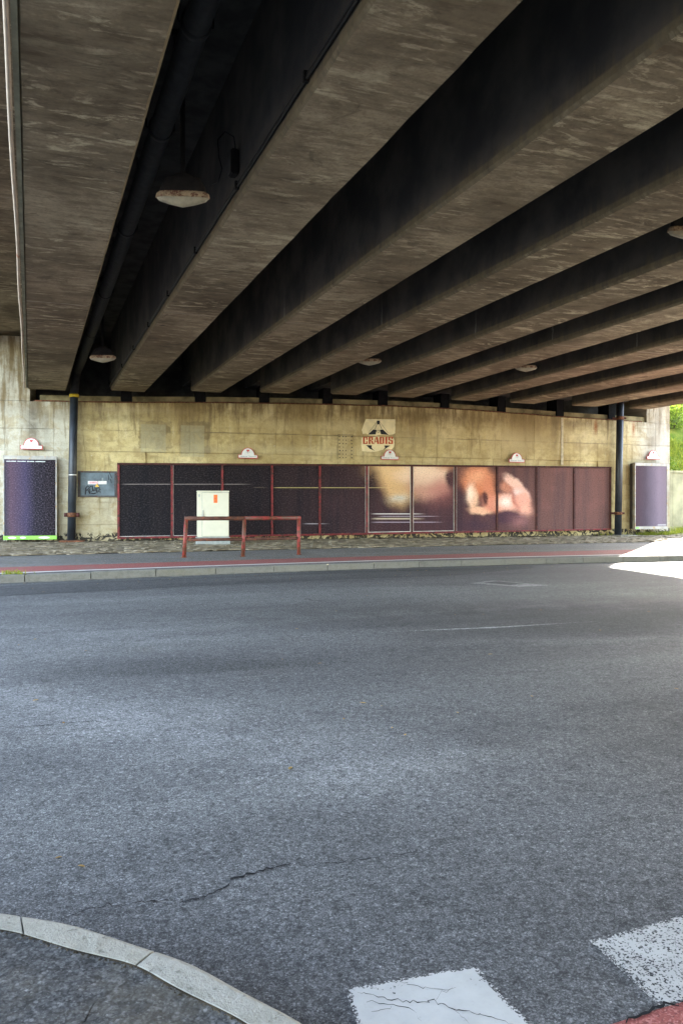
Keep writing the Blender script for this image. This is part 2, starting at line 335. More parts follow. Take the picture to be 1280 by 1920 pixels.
def mat_poster_long():
    t = NT('billboard_print'); uv = t.uv(); x, y, _ = t.sep(uv)
    grain = t.noise(uv, 1.0, 2, 0.7, stretch=(20, 34, 1)); gr2 = t.noise(uv, 1.0, 2, 0.6, stretch=(14, 26, 1), off=(5, 5, 0))
    bars = t.noise(uv, 1.0, 4, 0.6, stretch=(2.2, 0.15, 1)); cl = t.noise(uv, 0.9, 5, 0.6, 0.5)
    base = t.ramp(t.math('DIVIDE', x, 16.2), (0.0, (0.012, 0.010, 0.011)), (0.22, (0.014, 0.010, 0.011)), (0.40, (0.040, 0.022, 0.024)), (0.62, (0.080, 0.036, 0.040)), (0.82, (0.15, 0.073, 0.062)), (1.0, (0.175, 0.085, 0.07)))
    base = t.mix(t.step(bars, 0.42, 0.66, 0, 0.6), base, t.mix(1.0, base, (0.45, 0.6, 0.75), 'MULTIPLY'))
    base = t.mix(t.step(cl, 0.5, 0.75, 0, 0.5), base, t.mix(1.0, base, (1.7, 1.5, 1.5), 'MULTIPLY'))
    g = lambda px, py, sx, sy, rot=0.0: t.gauss(uvw, *uh(px, py), sx * 24.5 / F, sy * 24.5 / F, rot)
    c = base
    jit = t.math('ADD', 1.0, t.math('MULTIPLY', t.math('SUBTRACT', gr2, 0.5), 1.6))
    wsp = t.vm('MULTIPLY', t.vm('SUBTRACT', t.noisec(uv, 2.2, 4), (0.5, 0.5, 0.5)), (0.28, 0.28, 0))
    uvw = t.vm('ADD', uv, wsp)
    def blob(px, py, sx, sy, a, cc, rot=0.0, hard=None):
        nonlocal c
        m = g(px, py, sx, sy, rot)
        if hard: m = t.step(m, hard * 0.22, hard)
        c = t.mix(t.math('MULTIPLY', t.math('MULTIPLY', m, a), jit, clamp=True), c, cc)
    # soft warm shapes on a dark ground: a large lit mass at the left, rounded pink forms at the right
    blob(765, 868, 66, 44, 0.8, (0.30, 0.13, 0.08), hard=0.9); blob(752, 870, 50, 34, 1.0, (0.76, 0.46, 0.20), hard=0.7); blob(800, 880, 38, 32, 1.0, (0.72, 0.40, 0.26), hard=0.8); blob(750, 900, 18, 26, 0.9, (0.62, 0.44, 0.18), hard=0.9)
    blob(788, 890, 46, 18, 1.0, (0.92, 0.68, 0.48), hard=0.9); blob(735, 882, 26, 12, 0.7, (0.86, 0.62, 0.34)); blob(748, 908, 24, 32, 0.9, (0.72, 0.45, 0.20), hard=0.7); blob(800, 908, 34, 22, 0.9, (0.62, 0.32, 0.24), hard=0.8); blob(785, 890, 44, 18, 0.8, (0.92, 0.68, 0.48), hard=0.9); blob(822, 918, 18, 16, 0.6, (0.45, 0.16, 0.14)); blob(775, 915, 30, 14, 0.5, (0.45, 0.25, 0.16))
    blob(747, 936, 13, 5.5, 0.7, (0.50, 0.52, 0.47)); blob(842, 897, 11, 16, 1.0, (0.07, 0.03, 0.036), hard=0.9); blob(838, 872, 18, 6, 0.7, (0.40, 0.16, 0.08)); blob(695, 905, 12, 22, 0.9, (0.03, 0.018, 0.02))
    blob(893, 903, 26, 23, 1.0, (0.64, 0.20, 0.09), hard=0.75); blob(892, 892, 19, 12, 0.9, (0.85, 0.40, 0.22)); blob(917, 925, 10, 26, 0.9, (0.66, 0.24, 0.13), 0.35, hard=0.8)
    blob(884, 932, 9, 20, 1.0, (0.84, 0.48, 0.30), hard=0.75); blob(880, 925, 6, 11, 0.9, (1.0, 0.80, 0.62)); blob(899, 957, 20, 6, 1.0, (0.85, 0.48, 0.30), hard=0.7); blob(928, 945, 24, 14, 1.0, (0.72, 0.28, 0.18), hard=0.75)
    blob(908, 934, 5.5, 11, 1.0, (0.10, 0.035, 0.03), hard=0.9); blob(950, 944, 20, 14, 1.0, (0.84, 0.42, 0.30), hard=0.7); blob(946, 943, 10, 7, 0.9, (1.0, 0.82, 0.70))
    blob(950, 912, 15, 12, 0.9, (0.58, 0.24, 0.15), hard=0.8); blob(960, 904, 19, 7, 1.0, (0.85, 0.52, 0.40), -0.55, hard=0.7); blob(974, 924, 16, 9, 1.0, (0.82, 0.46, 0.36), -0.4, hard=0.7); blob(972, 926, 9, 5, 0.9, (1.0, 0.82, 0.74))
    blob(977, 942, 13, 18, 1.0, (0.80, 0.38, 0.28), hard=0.7); blob(984, 955, 9, 9, 0.9, (0.85, 0.42, 0.30)); blob(962, 936, 3, 16, 0.7, (0.45, 0.12, 0.08), 0.4)
    blob(946, 971, 25, 9, 1.0, (0.075, 0.035, 0.05), hard=0.75); blob(972, 978, 16, 9, 0.5, (0.40, 0.18, 0.17)); blob(890, 985, 32, 9, 0.6, (0.05, 0.026, 0.045))
    # fine light lines
    for (x0, x1, y0, w, a, cc) in ((222, 480, 908, 0.010, 0.35, (0.6, 0.5, 0.45)), (505, 740, 914.5, 0.010, 0.55, (0.75, 0.6, 0.25)), (470, 508, 914, 0.008, 0.3, (0.6, 0.45, 0.3)), (690, 800, 963.5, 0.013, 0.85, (0.8, 0.75, 0.72)),
                                   (690, 800, 972.5, 0.024, 0.6, (0.75, 0.62, 0.45)), (690, 835, 979, 0.012, 0.6, (0.6, 0.5, 0.6)), (702, 830, 968, 0.010, 0.5, (0.7, 0.6, 0.7)), (563, 622, 982, 0.012, 0.6, (0.6, 0.55, 0.6)),
                                   (960, 1002, 962, 0.010, 0.5, (0.5, 0.3, 0.3)), (960, 1002, 968, 0.012, 0.5, (0.35, 0.18, 0.2)), (870, 885, 978, 0.010, 0.4, (0.6, 0.5, 0.5))):
        u0, h0 = uh(x0, y0); u1, h1 = uh(x1, y0); hm = (h0 + h1) / 2
        xs = t.math('ADD', y, t.math('MULTIPLY', t.math('SUBTRACT', x, (u0 + u1) / 2), -(h1 - h0) / (u1 - u0)))
        m = t.math('MULTIPLY', t.step(t.math('ABSOLUTE', t.math('SUBTRACT', xs, hm)), w * 0.6, w * 1.4, 1, 0),
                   t.math('MULTIPLY', t.step(x, u0, u0 + 0.3), t.step(x, u1 - 0.6, u1, 1, 0)))
        c = t.mix(t.math('MULTIPLY', m, a), c, cc)
    sp = t.step(grain, 0.50, 0.72, 0, 0.16)
    c = t.mix(sp, c, (0.28, 0.22, 0.22)); c = t.mix(t.step(grain, 0.46, 0.32, 0, 0.6), c, t.mix(1.0, c, (0.45, 0.42, 0.45), 'MULTIPLY'))
    return t.done(c, 0.8, 0.12)

def mat_poster_small(name, stops, speck):
    t = NT(name); uv = t.uv(); x, y, _ = t.sep(uv)
    grain = t.noise(uv, 1.0, 2, 0.7, stretch=(34, 60, 1)); cl = t.noise(uv, 3.0, 5, 0.6, 0.4, stretch=(1, 0.7, 1))
    xx = t.math('ADD', x, t.math('MULTIPLY', t.math('SUBTRACT', cl, 0.5), 0.18))
    c = t.ramp(xx, *stops)
    c = t.mix(t.step(grain, 0.48, 0.70, 0, speck), c, (0.26, 0.20, 0.25))
    c = t.mix(t.step(grain, 0.46, 0.30, 0, 0.6), c, t.mix(1.0, c, (0.4, 0.4, 0.45), 'MULTIPLY'))
    return t.done(c, 0.8, 0.12)

def mat_grass():
    t = NT('grass_green'); p = t.pos(); n = t.noise(p, 1.3, 5, 0.65); f = t.noise(p, 14, 4, 0.7)
    c = t.ramp(n, (0.3, (0.07, 0.11, 0.012)), (0.5, (0.12, 0.155, 0.018)), (0.7, (0.20, 0.20, 0.035)))
    c = t.mix(t.step(f, 0.5, 0.7, 0, 0.5), c, (0.03, 0.05, 0.01))
    t.bump(f, 0.6, 0.06); return t.done(c, 0.9, 0.1)
def mat_leaf(name, c0, c1):
    t = NT(name); p = t.pos(); n = t.noise(p, 7, 3, 0.6); cc = t.mix(t.step(n, 0.35, 0.65), c0, c1)
    t.done(cc, 0.7, 0.2); tl = t.n('ShaderNodeBsdfTranslucent'); t.l(cc, tl.inputs[0]); mx = t.n('ShaderNodeMixShader'); mx.inputs[0].default_value = 0.45
    t.l(t.b.outputs[0], mx.inputs[1]); t.l(tl.outputs[0], mx.inputs[2]); t.l(mx.outputs[0], t.out.inputs[0]); return t.m

M = dict(
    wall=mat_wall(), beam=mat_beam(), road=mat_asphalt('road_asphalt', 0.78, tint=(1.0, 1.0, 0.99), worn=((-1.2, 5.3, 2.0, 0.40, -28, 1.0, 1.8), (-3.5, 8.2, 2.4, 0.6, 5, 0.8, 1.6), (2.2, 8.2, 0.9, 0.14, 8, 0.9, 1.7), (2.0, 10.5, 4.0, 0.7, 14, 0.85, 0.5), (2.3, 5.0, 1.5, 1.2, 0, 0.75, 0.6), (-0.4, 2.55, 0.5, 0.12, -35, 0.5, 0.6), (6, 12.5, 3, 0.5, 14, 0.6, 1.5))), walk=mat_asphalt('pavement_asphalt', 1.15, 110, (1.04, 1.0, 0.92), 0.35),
    nearwalk=mat_asphalt('near_pavement_asphalt', 0.56, 85, (1.0, 0.98, 0.95), 0.3), kerb=mat_kerb(), kerbfar=mat_kerb('far_kerb_stone', 0.66), red=mat_red(), cobble=mat_cobble(),
    patch=mat_asphalt('repair_asphalt', 0.55, 120), strip2=mat_asphalt('dark_asphalt', 0.52), palepatch=mat_asphalt('pale_asphalt', 1.6, 120, (1, 1, 0.98)),
    paint=mat_paint('crossing_paint', (0.41, 0.405, 0.38), 1.0, 0.55, 0.40, 0.06), worn=mat_paint('worn_crossing_paint', (0.37, 0.365, 0.345), 0.6, 1.15, 0.44, 0.07),
    line=mat_paint('line_paint', (0.55, 0.55, 0.52), 0.8, 0.3, 0.30, 0.1), thinline=mat_paint('faded_paint', (0.40, 0.41, 0.41), 0.8, 0.9, 0.25, 0.3),
    poster=mat_poster_long(),
    soot=simple('sooty_concrete', (0.06, 0.057, 0.052), 0.95, 0.1, var=0.3, scale=3), rubber=simple('bearing_rubber', (0.008, 0.008, 0.008), 0.9, 0.1),  # sooty tone plus the shade of gaps and recesses in one colour
    dark=simple('black_gap', (0.01, 0.01, 0.01), 0.95, 0.05), upst2=simple('rear_concrete', (0.40, 0.34, 0.22), 0.92, 0.15, var=0.3, scale=1.0), upst=simple('ledge_concrete', (0.20, 0.165, 0.085), 0.92, 0.15, var=0.5, scale=2.2),
    redframe=simple('red_painted_steel', (0.16, 0.016, 0.016), 0.6, 0.4, var=0.35, scale=6, rust=(0.045, 0.018, 0.012), rust_amt=0.6),
    rustframe=simple('rusty_steel', (0.06, 0.018, 0.014), 0.75, 0.3, var=0.4, scale=8, rust=(0.12, 0.045, 0.02), rust_amt=0.3), paper=simple('white_paper_edge', (0.62, 0.58, 0.52), 0.7, 0.3, var=0.25, scale=5),
    railred=simple('red_rail_paint', (0.22, 0.030, 0.022), 0.55, 0.4, var=0.3, scale=5, rust=(0.10, 0.038, 0.018), rust_amt=0.9),
    railbrown=simple('rusty_rail', (0.085, 0.035, 0.022), 0.75, 0.3, var=0.4, scale=6, rust=(0.16, 0.05, 0.022), rust_amt=0.5),
    cab=simple('cabinet_paint', (0.60, 0.56, 0.42), 0.5, 0.4, var=0.05, scale=3), cabgrey=simple('cabinet_plinth', (0.27, 0.28, 0.26), 0.7, 0.3, var=0.15), slab=simple('plinth_concrete', (0.22, 0.205, 0.16), 0.9, 0.2, var=0.35, scale=6),
    orange=simple('orange_sticker', (0.75, 0.16, 0.03), 0.5, 0.4, var=0.1, scale=30), pipe=simple('pipe_paint', (0.018, 0.022, 0.027), 0.45, 0.5, var=0.35, scale=4),
    sootpipe=simple('sooty_pipe', (0.02, 0.02, 0.02), 0.8, 0.3, var=0.3), rust=simple('rust', (0.13, 0.055, 0.028), 0.85, 0.2, var=0.5, scale=14), yellow=simple('yellow_collar', (0.50, 0.36, 0.02), 0.6, 0.4, var=0.3),
    white=simple('white_enamel', (0.70, 0.70, 0.66), 0.45, 0.4, var=0.06, scale=8), signred=simple('sign_red', (0.50, 0.06, 0.06), 0.5, 0.4), ink=simple('ink', (0.02, 0.02, 0.022), 0.6, 0.3), greyink=simple('grey_ink', (0.18, 0.20, 0.19), 0.6, 0.3),
    bracket=simple('bracket_steel', (0.13, 0.10, 0.095), 0.7, 0.3), boardframe=simple('zinc_frame', (0.32, 0.30, 0.26), 0.5, 0.4, 0.3, var=0.2, scale=5, rust=(0.34, 0.22, 0.10), rust_amt=0.35), boardback=simple('board_back', (0.05, 0.04, 0.035), 0.8, 0.2),
    green=simple('green_strip', (0.22, 0.52, 0.06), 0.5, 0.4, var=0.1, scale=6), hatch=simple('hatch_steel', (0.10, 0.125, 0.135), 0.55, 0.4, 0.2, var=0.35, scale=3.5), hatchframe=simple('hatch_frame', (0.07, 0.065, 0.06), 0.7, 0.3, var=0.3, scale=8, rust=(0.09, 0.03, 0.02)),
    cream=simple('cream_paint', (0.80, 0.70, 0.42), 0.8, 0.2, var=0.10, scale=4), logored=simple('red_paint', (0.48, 0.09, 0.035), 0.8, 0.2, var=0.25, scale=9),
    pink=simple('pink_print', (0.70, 0.35, 0.35), 0.5, 0.4), amber=simple('amber_sticker', (0.62, 0.36, 0.04), 0.5, 0.4), diff=simple('lamp_diffuser', (0.27, 0.235, 0.165), 0.45, 0.5, var=0.2, scale=9, rust=(0.20, 0.09, 0.05), rust_amt=0.0),
    lamprim=simple('lamp_rim', (0.30, 0.22, 0.14), 0.7, 0.3, var=0.4, scale=16, rust=(0.12, 0.05, 0.03), rust_amt=0.6), lampbody=simple('lamp_housing', (0.014, 0.012, 0.011), 0.8, 0.2, var=0.3), cable=simple('black_cable', (0.012, 0.012, 0.012), 0.6, 0.3),
    conduit=simple('pale_conduit', (0.42, 0.34, 0.26), 0.6, 0.3, var=0.15, scale=3, rust=(0.36, 0.16, 0.09), rust_amt=0.1), strip=simple('grey_strip', (0.20, 0.195, 0.135), 0.85, 0.2, var=0.25, scale=4),
    retain=simple('retaining_concrete', (0.30, 0.28, 0.17), 0.9, 0.2, var=0.3, scale=1.2), grass=mat_grass(), blade=mat_leaf('grass_blade', (0.14, 0.19, 0.014), (0.34, 0.36, 0.05)), leafbush=mat_leaf('bush_leaf', (0.07, 0.12, 0.012), (0.20, 0.26, 0.03)),
    dry=mat_leaf('dry_leaf', (0.22, 0.12, 0.03), (0.42, 0.28, 0.09)), dirt=simple('dirt', (0.05, 0.04, 0.026), 0.95, 0.1, var=0.5, scale=9), earth=simple('earth', (0.26, 0.22, 0.13), 0.95, 0.1, var=0.4, scale=0.6), crack=simple('crack_fill', (0.012, 0.012, 0.013), 0.95, 0.1),
    jointw=simple('joint_strip_mortar', (0.46, 0.40, 0.27), 0.9, 0.2, var=0.2))
M['posterL'] = mat_poster_small('left_board_print', ((0.0, (0.035, 0.035, 0.045)), (0.12, (0.085, 0.050, 0.068)), (0.25, (0.065, 0.044, 0.07)), (0.42, (0.045, 0.036, 0.07)), (0.6, (0.016, 0.014, 0.02)), (1.0, (0.010, 0.007, 0.007))), 0.35)
M['posterR'] = mat_poster_small('right_board_print', ((0.0, (0.07, 0.04, 0.05)), (0.3, (0.075, 0.055, 0.07)), (0.5, (0.12, 0.095, 0.12)), (0.75, (0.20, 0.155, 0.19)), (1.0, (0.18, 0.14, 0.16))), 0.12)

# ------------------------------------------------------------------ object helpers
ROOTM = {}
def thing(name, label, cat, loc, rotz=0.0, group=None):
    o = bpy.data.objects.new(name, None); o.empty_display_size = 0.2; col.objects.link(o)
    o.location = loc; o.rotation_euler = (0, 0, rotz); o['label'] = label; o['category'] = cat
    if group: o['group'] = group
    ROOTM[o.name] = Matrix.Translation(Vector(loc)) @ Matrix.Rotation(rotz, 4, 'Z'); return o
def rootof(o):
    while o.parent: o = o.parent
    return o
def obj(name, bm, mat, parent=None, smooth=False, local=False, kind=None, label=None, fix=True):
    """one mesh object; under a thing the bmesh is in world coordinates unless local"""
    if fix: bmesh.ops.recalc_face_normals(bm, faces=bm.faces)
    if parent is not None and not local: bm.transform(ROOTM[rootof(parent).name].inverted())
    me = bpy.data.meshes.new(name); bm.to_mesh(me); bm.free(); me.materials.append(mat)
    if smooth:
        for p in me.polygons: p.use_smooth = True
    o = bpy.data.objects.new(name, me); col.objects.link(o)
    if parent is not None: o.parent = parent
    if kind: o['kind'] = kind
    if label: o['label'] = label
    return o
def tag(o, label, cat, group=None):
    o['label'] = label; o['category'] = cat
    if group: o['group'] = group
    return o
def cent(o, loc):
    """give a single-mesh thing its origin at loc"""
    o.data.transform(Matrix.Translation(-Vector(loc))); o.location = loc; return o
def dup(root, loc, rotz, label):
    r = root.copy(); col.objects.link(r); r.location = loc; r.rotation_euler = (0, 0, rotz); r['label'] = label
    ROOTM[r.name] = Matrix.Translation(Vector(loc)) @ Matrix.Rotation(rotz, 4, 'Z')
    for ch in list(root.children):
        c = ch.copy(); col.objects.link(c); c.parent = r
        for g in ch.children:
            e = g.copy(); col.objects.link(e); e.parent = c
    return r
def B(): return bmesh.new()
_OCT = [(1, 0, 0), (0, 1, 0), (-1, 0, 0), (0, -1, 0), (0, 0, 1), (0, 0, -1)]
_OCF = [(0, 1, 4), (1, 2, 4), (2, 3, 4), (3, 0, 4), (1, 0, 5), (2, 1, 5), (3, 2, 5), (0, 3, 5)]
def clod(bm, c, r, sx=1.3, sz=0.6):
    a = random.uniform(0, 6.28); ca_, sa_ = math.cos(a), math.sin(a); V = []
    for (x, y, z) in _OCT:
        k = r * random.uniform(0.7, 1.2); x *= sx; V.append(bm.verts.new((c[0] + (ca_ * x - sa_ * y) * k, c[1] + (sa_ * x + ca_ * y) * k, c[2] + z * sz * k)))
    for f in _OCF: bm.faces.new([V[i] for i in f])
def hexa(bm, p, uvs=None):
    v = [bm.verts.new(q) for q in p]; uvl = bm.loops.layers.uv.verify()
    for f in ((0, 1, 2, 3), (7, 6, 5, 4), (0, 4, 5, 1), (1, 5, 6, 2), (2, 6, 7, 3), (3, 7, 4, 0)):
        fa = bm.faces.new([v[i] for i in f])
        if uvs:
            for lp, i in zip(fa.loops, f): lp[uvl].uv = uvs[i]
def box(bm, x0, x1, y0, y1, z0, z1):
    hexa(bm, [Vector(q) for q in ((x0, y0, z0), (x1, y0, z0), (x1, y1, z0), (x0, y1, z0), (x0, y0, z1), (x1, y0, z1), (x1, y1, z1), (x0, y1, z1))])
def wbox(bm, u0, u1, h0, h1, o0, o1, step=0.5, uvf=None):
    """box on the bent wall; h0/h1 may be functions of u"""
    H0 = h0 if callable(h0) else (lambda u: h0); H1 = h1 if callable(h1) else (lambda u: h1)
    n = max(1, int(math.ceil((u1 - u0) / step - 1e-6))); us = [u0 + (u1 - u0) * i / n for i in range(n + 1)]
    uvl = bm.loops.layers.uv.verify(); ring = []
    for u in us:
        ring.append([(bm.verts.new(wp(u, h, o)), (u, h)) for (h, o) in ((H0(u), o0), (H1(u), o0), (H1(u), o1), (H0(u), o1))])
    def face(q):
        f = bm.faces.new([a[0] for a in q])
        for lp, a in zip(f.loops, q): lp[uvl].uv = uvf(*a[1]) if uvf else a[1]
    for i in range(n):
        a, b = ring[i], ring[i + 1]
        for k in range(4): face((a[k], a[(k + 1) % 4], b[(k + 1) % 4], b[k]))
    face(ring[0]); face(ring[-1][::-1])
def wpoly(bm, pts, o0, o1):
    """prism on the wall from (u,h) outline"""
    a = [bm.verts.new(wp(u, h, o0)) for u, h in pts]; b = [bm.verts.new(wp(u, h, o1)) for u, h in pts]; n = len(pts)
    bm.faces.new(a); bm.faces.new(b[::-1])
    for i in range(n): bm.faces.new((a[i], a[(i + 1) % n], b[(i + 1) % n], b[i]))
def prism(bm, pts, ax, d0, d1):
    """outline pts in the plane across ax ('y': x,z outline; 'z': x,y outline)"""
    mk = (lambda p, d: (p[0], d, p[1])) if ax == 'y' else (lambda p, d: (p[0], p[1], d))
    a = [bm.verts.new(mk(p, d0)) for p in pts]; b = [bm.verts.new(mk(p, d1)) for p in pts]; n = len(pts)
    bm.faces.new(a); bm.faces.new(b[::-1])
    for i in range(n): bm.faces.new((a[i], a[(i + 1) % n], b[(i + 1) % n], b[i]))
def tube(bm, pts, r, seg=12, caps=True):
    pts = [Vector(p) for p in pts]; rings = []; prev = None
    for i, p in enumerate(pts):
        tdir = (pts[min(i + 1, len(pts) - 1)] - pts[max(i - 1, 0)]).normalized()
        up = Vector((0, 0, 1)) if abs(tdir.z) < 0.9 else Vector((1, 0, 0))
        if prev is not None: up = prev
        a = (up - tdir * up.dot(tdir)).normalized(); b = tdir.cross(a); prev = a
        rr = r[i] if isinstance(r, (list, tuple)) else r
        rings.append([bm.verts.new(p + (a * math.cos(2 * math.pi * k / seg) + b * math.sin(2 * math.pi * k / seg)) * rr) for k in range(seg)])
    for i in range(len(rings) - 1):
        for k in range(seg):
            bm.faces.new((rings[i][k], rings[i][(k + 1) % seg], rings[i + 1][(k + 1) % seg], rings[i + 1][k]))
    if caps and seg > 2: bm.faces.new(rings[0][::-1]); bm.faces.new(rings[-1])
def fillet(a, b, c, r, n=6):
    a, b, c = Vector(a), Vector(b), Vector(c); p = b + (a - b).normalized() * r; q = b + (c - b).normalized() * r
    return [p * (1 - k / n) ** 2 + b * 2 * (k / n) * (1 - k / n) + q * (k / n) ** 2 for k in range(n + 1)]

# ------------------------------------------------------------------ ground lines (ahead-distance as a function of X, fitted to points on the ground)
class Line:
    def __init__(s, pts, h, deg=2):
        P = [gpt(px, py, h) for px, py in pts]; s.h = h; X = [p[0] for p in P]; D = [p[1] for p in P]
        s.c = [float(q) for q in np.polyfit(X, D, deg)]; s.lo, s.hi = min(X) - 1.0, max(X) + 1.0
    def d(s, X):
        Xc = max(s.lo, min(s.hi, X)); a, b, c = s.c; return a * Xc * Xc + b * Xc + c + (2 * a * Xc + b) * (X - Xc)
    def p(s, X, dh=0.0, off=0.0): return c2w(X, s.d(X) + off, s.h + dh)
L0 = Line([(0, 1078), (185, 1071), (330, 1067), (560, 1059), (900, 1048), (1280, 1041)], -1.00)
L1 = Line([(0, 1075.5), (185, 1069.5), (330, 1065.5), (560, 1057), (900, 1046), (1280, 1039)], -0.998)
L2 = Line([(0, 1063), (330, 1055.5), (560, 1047), (900, 1036.5), (1150, 1032)], -0.985)
L3 = Line([(0, 1043), (330, 1037), (560, 1029), (900, 1023), (1200, 1017)], -0.95)
ROADK = -1.115                      # road level at the far kerb
XS = [-40, -30, -22, -16] + [-12 + 0.5 * i for i in range(57)] + [18, 20, 24, 30, 40, 60]
def sheet(name, fa, fb, mat, nsub=1, kind='structure'):
    bm = B(); rows = []
    for X in XS:
        a, b = fa(X), fb(X); rows.append([bm.verts.new(a.lerp(b, k / nsub)) for k in range(nsub + 1)])
    for i in range(len(rows) - 1):
        for k in range(nsub): bm.faces.new((rows[i][k], rows[i + 1][k], rows[i + 1][k + 1], rows[i][k + 1]))
    o = obj(name, bm, mat, kind=kind, fix=False)
    return o

# ------------------------------------------------------------------ setting: ground, road, pavement
bm = B()                                                  # earth sheet to the horizon
for q in [(-900, -900), (900, -900), (900, 900), (-900, 900)]: bm.verts.new((q[0], q[1], EYE - 1.75))
bm.faces.new(bm.verts[:]) if bm.verts.ensure_lookup_table() is None else None
obj('ground', bm, M['earth'], kind='structure', fix=False)

def road_h(d, X):
    """road level ahead: falls gently from the far kerb to the camera"""
    dk = L0.d(X) - 0.14
    if d <= 2.6: return -1.45
    return -1.45 + (ROADK + 1.45) * ((d - 2.6) / (dk - 2.6))
bm = B(); rows = []
for X in [-300, -100] + XS + [100, 300]:
    dk = L0.d(X) - 0.14; r = []
    dk = max(dk, 4.0)
    for d in [-300, -60, -12, 0, 2.6] + [2.6 + (dk - 2.6) * k / 6 for k in range(1, 7)]:
        h = -1.45 if d <= 2.6 else -1.45 + (ROADK + 1.45) * ((d - 2.6) / (dk - 2.6))
        r.append(bm.verts.new(c2w(X, d, h)))
    rows.append(r)
for i in range(len(rows) - 1):
    for k in range(len(rows[0]) - 1): bm.faces.new((rows[i][k], rows[i + 1][k], rows[i + 1][k + 1], rows[i][k + 1]))
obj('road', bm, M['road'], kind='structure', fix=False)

# far kerb: every stone a part
far_kerb = bpy.data.objects.new('kerb', None); col.objects.link(far_kerb); far_kerb['kind'] = 'structure'
ROOTM[far_kerb.name] = Matrix.Identity(4)
X = -11.0; k = 0
while X < 14:
    ln = 0.9 + 0.12 * random.random(); X2 = X + ln * 0.94; bm = B(); up = random.uniform(-0.006, 0.006)
    a, b = X + 0.006, X2 - 0.006; p = []
    for q in (a, b):
        p.append([L0.p(q, -0.25, -0.14), L0.p(q, -0.012 + up, -0.14), L0.p(q, up, -0.125), L0.p(q, up + 0.002, 0.0), L0.p(q, -0.25, 0.0)])
    va = [bm.verts.new(v) for v in p[0]]; vb = [bm.verts.new(v) for v in p[1]]
    bm.faces.new(va); bm.faces.new(vb[::-1])
    for i in range(5): bm.faces.new((va[i], va[(i + 1) % 5], vb[(i + 1) % 5], vb[i]))
    obj('kerb_stone', bm, M['kerbfar'], far_kerb); X = X2; k += 1
# pavement in bands: asphalt edge, red lane, asphalt walk, cobbled bed
def at_wall(X):
    """point at the wall foot on this column (the pavement runs 0.3 m under the wall)"""
    u = X_to_u(X); return wp(u, -0.905, -0.3) if u < 19.2 else c2w(X, plan(19.2)[1] + (X - plan(19.2)[0]) * 0.42 + 0.3, -0.905)
_ks = sorted(_tab); _tx = [_tab[k][0] for k in _ks]; _tu = [k * DU for k in _ks]
def X_to_u(X): return float(np.interp(X, _tx, _tu))
def wallfoot(X):
    if X < plan(U0)[0] + 0.1:
        q = plan(U0 + 0.2); return c2w(X, q[1] + (X - q[0]) * math.tan(R(13.5)) + 0.3, -0.905)
    return at_wall(X)
sheet('pavement_edge', lambda X: L0.p(X, -0.006, -0.02), lambda X: L1.p(X), M['walk'])
sheet('kerb_bed', lambda X: L0.p(X, -0.30, -0.07), lambda X: L0.p(X, -0.016, -0.07), M['dirt'])
sheet('cycle_lane', lambda X: L1.p(X), lambda X: L2.p(X), M['red'])
sheet('pavement', lambda X: L2.p(X), lambda X: L3.p(X), M['walk'])
sheet('cobble_bed', lambda X: L3.p(X), wallfoot, M['dirt'], 4)
# white edge line of the red lane
bm = B(); uvl = bm.loops.layers.uv.verify(); Xa = -8.0
while Xa < 13:
    Xb = Xa + 2.0
    q = [L1.p(Xa, 0.004, 0.0), L1.p(Xb, 0.004, 0.0), L1.p(Xb, 0.005, 0.21), L1.p(Xa, 0.005, 0.21)]
    f = bm.faces.new([bm.verts.new(v) for v in q])
    for lp, uvv in zip(f.loops, ((0.5, 0), (0.5, 0), (0.5, 1), (0.5, 1))): lp[uvl].uv = uvv
    Xa = Xb
obj('cycle_lane_line', bm, M['line'], kind='structure', fix=False)

# pale dust in the gutter
bm = B(); X = -14.0; rows = []
while X < 16:
    w = 0.10 + 0.10 * mnoise.noise(Vector((X * 1.7, 2, 0))) + 0.05 * mnoise.noise(Vector((X * 7, 5, 0))); dk = L0.d(X) - 0.143
    rows.append((bm.verts.new(c2w(X, dk, road_h(dk, X) + 0.006)), bm.verts.new(c2w(X, dk - max(0.02, w), road_h(dk - w, X) + 0.004)))); X += 0.15
for a, b in zip(rows[:-1], rows[1:]): bm.faces.new((a[0], a[1], b[1], b[0]))
obj('gutter_dust', bm, M['slab'], kind='structure', fix=False)

# near pavement with its kerb, lower left corner
KH = -1.335
outer = [(-330, 1690), (-160, 1692), (0, 1707), (30, 1714.5), (90, 1721), (150, 1734), (220, 1757), (300, 1782), (345, 1796), (400, 1822), (460, 1858), (525, 1890), (575, 1918), (640, 1965), (690, 2020), (720, 2090), (735, 2200)]
inner = [(-340, 1722), (-170, 1725), (0, 1742), (42, 1752), (85, 1766), (150, 1786), (205, 1797), (258, 1811), (290, 1830), (330, 1854), (385, 1880), (430, 1902), (465, 1921), (530, 1972), (585, 2030), (615, 2100), (625, 2200)]
oc = [gpt(x, y, KH) for x, y in outer]; ic = [gpt(x, y, KH) for x, y in inner]
near_kerb = bpy.data.objects.new('kerb', None); col.objects.link(near_kerb); near_kerb['kind'] = 'structure'; ROOTM[near_kerb.name] = Matrix.Identity(4)
def resample(poly, n=8):
    out = []
    for i in range(len(poly) - 1):
        p0 = Vector(poly[max(i - 1, 0)]); p1 = Vector(poly[i]); p2 = Vector(poly[i + 1]); p3 = Vector(poly[min(i + 2, len(poly) - 1)])
        for k in range(n):
            f = k / n; out.append(0.5 * ((2 * p1) + (-p0 + p2) * f + (2 * p0 - 5 * p1 + 4 * p2 - p3) * f * f + (-p0 + 3 * p1 - 3 * p2 + p3) * f ** 3))
    out.append(Vector(poly[-1])); return out
NS = 4; oc2, ic2 = resample(oc, NS), resample(ic, NS)
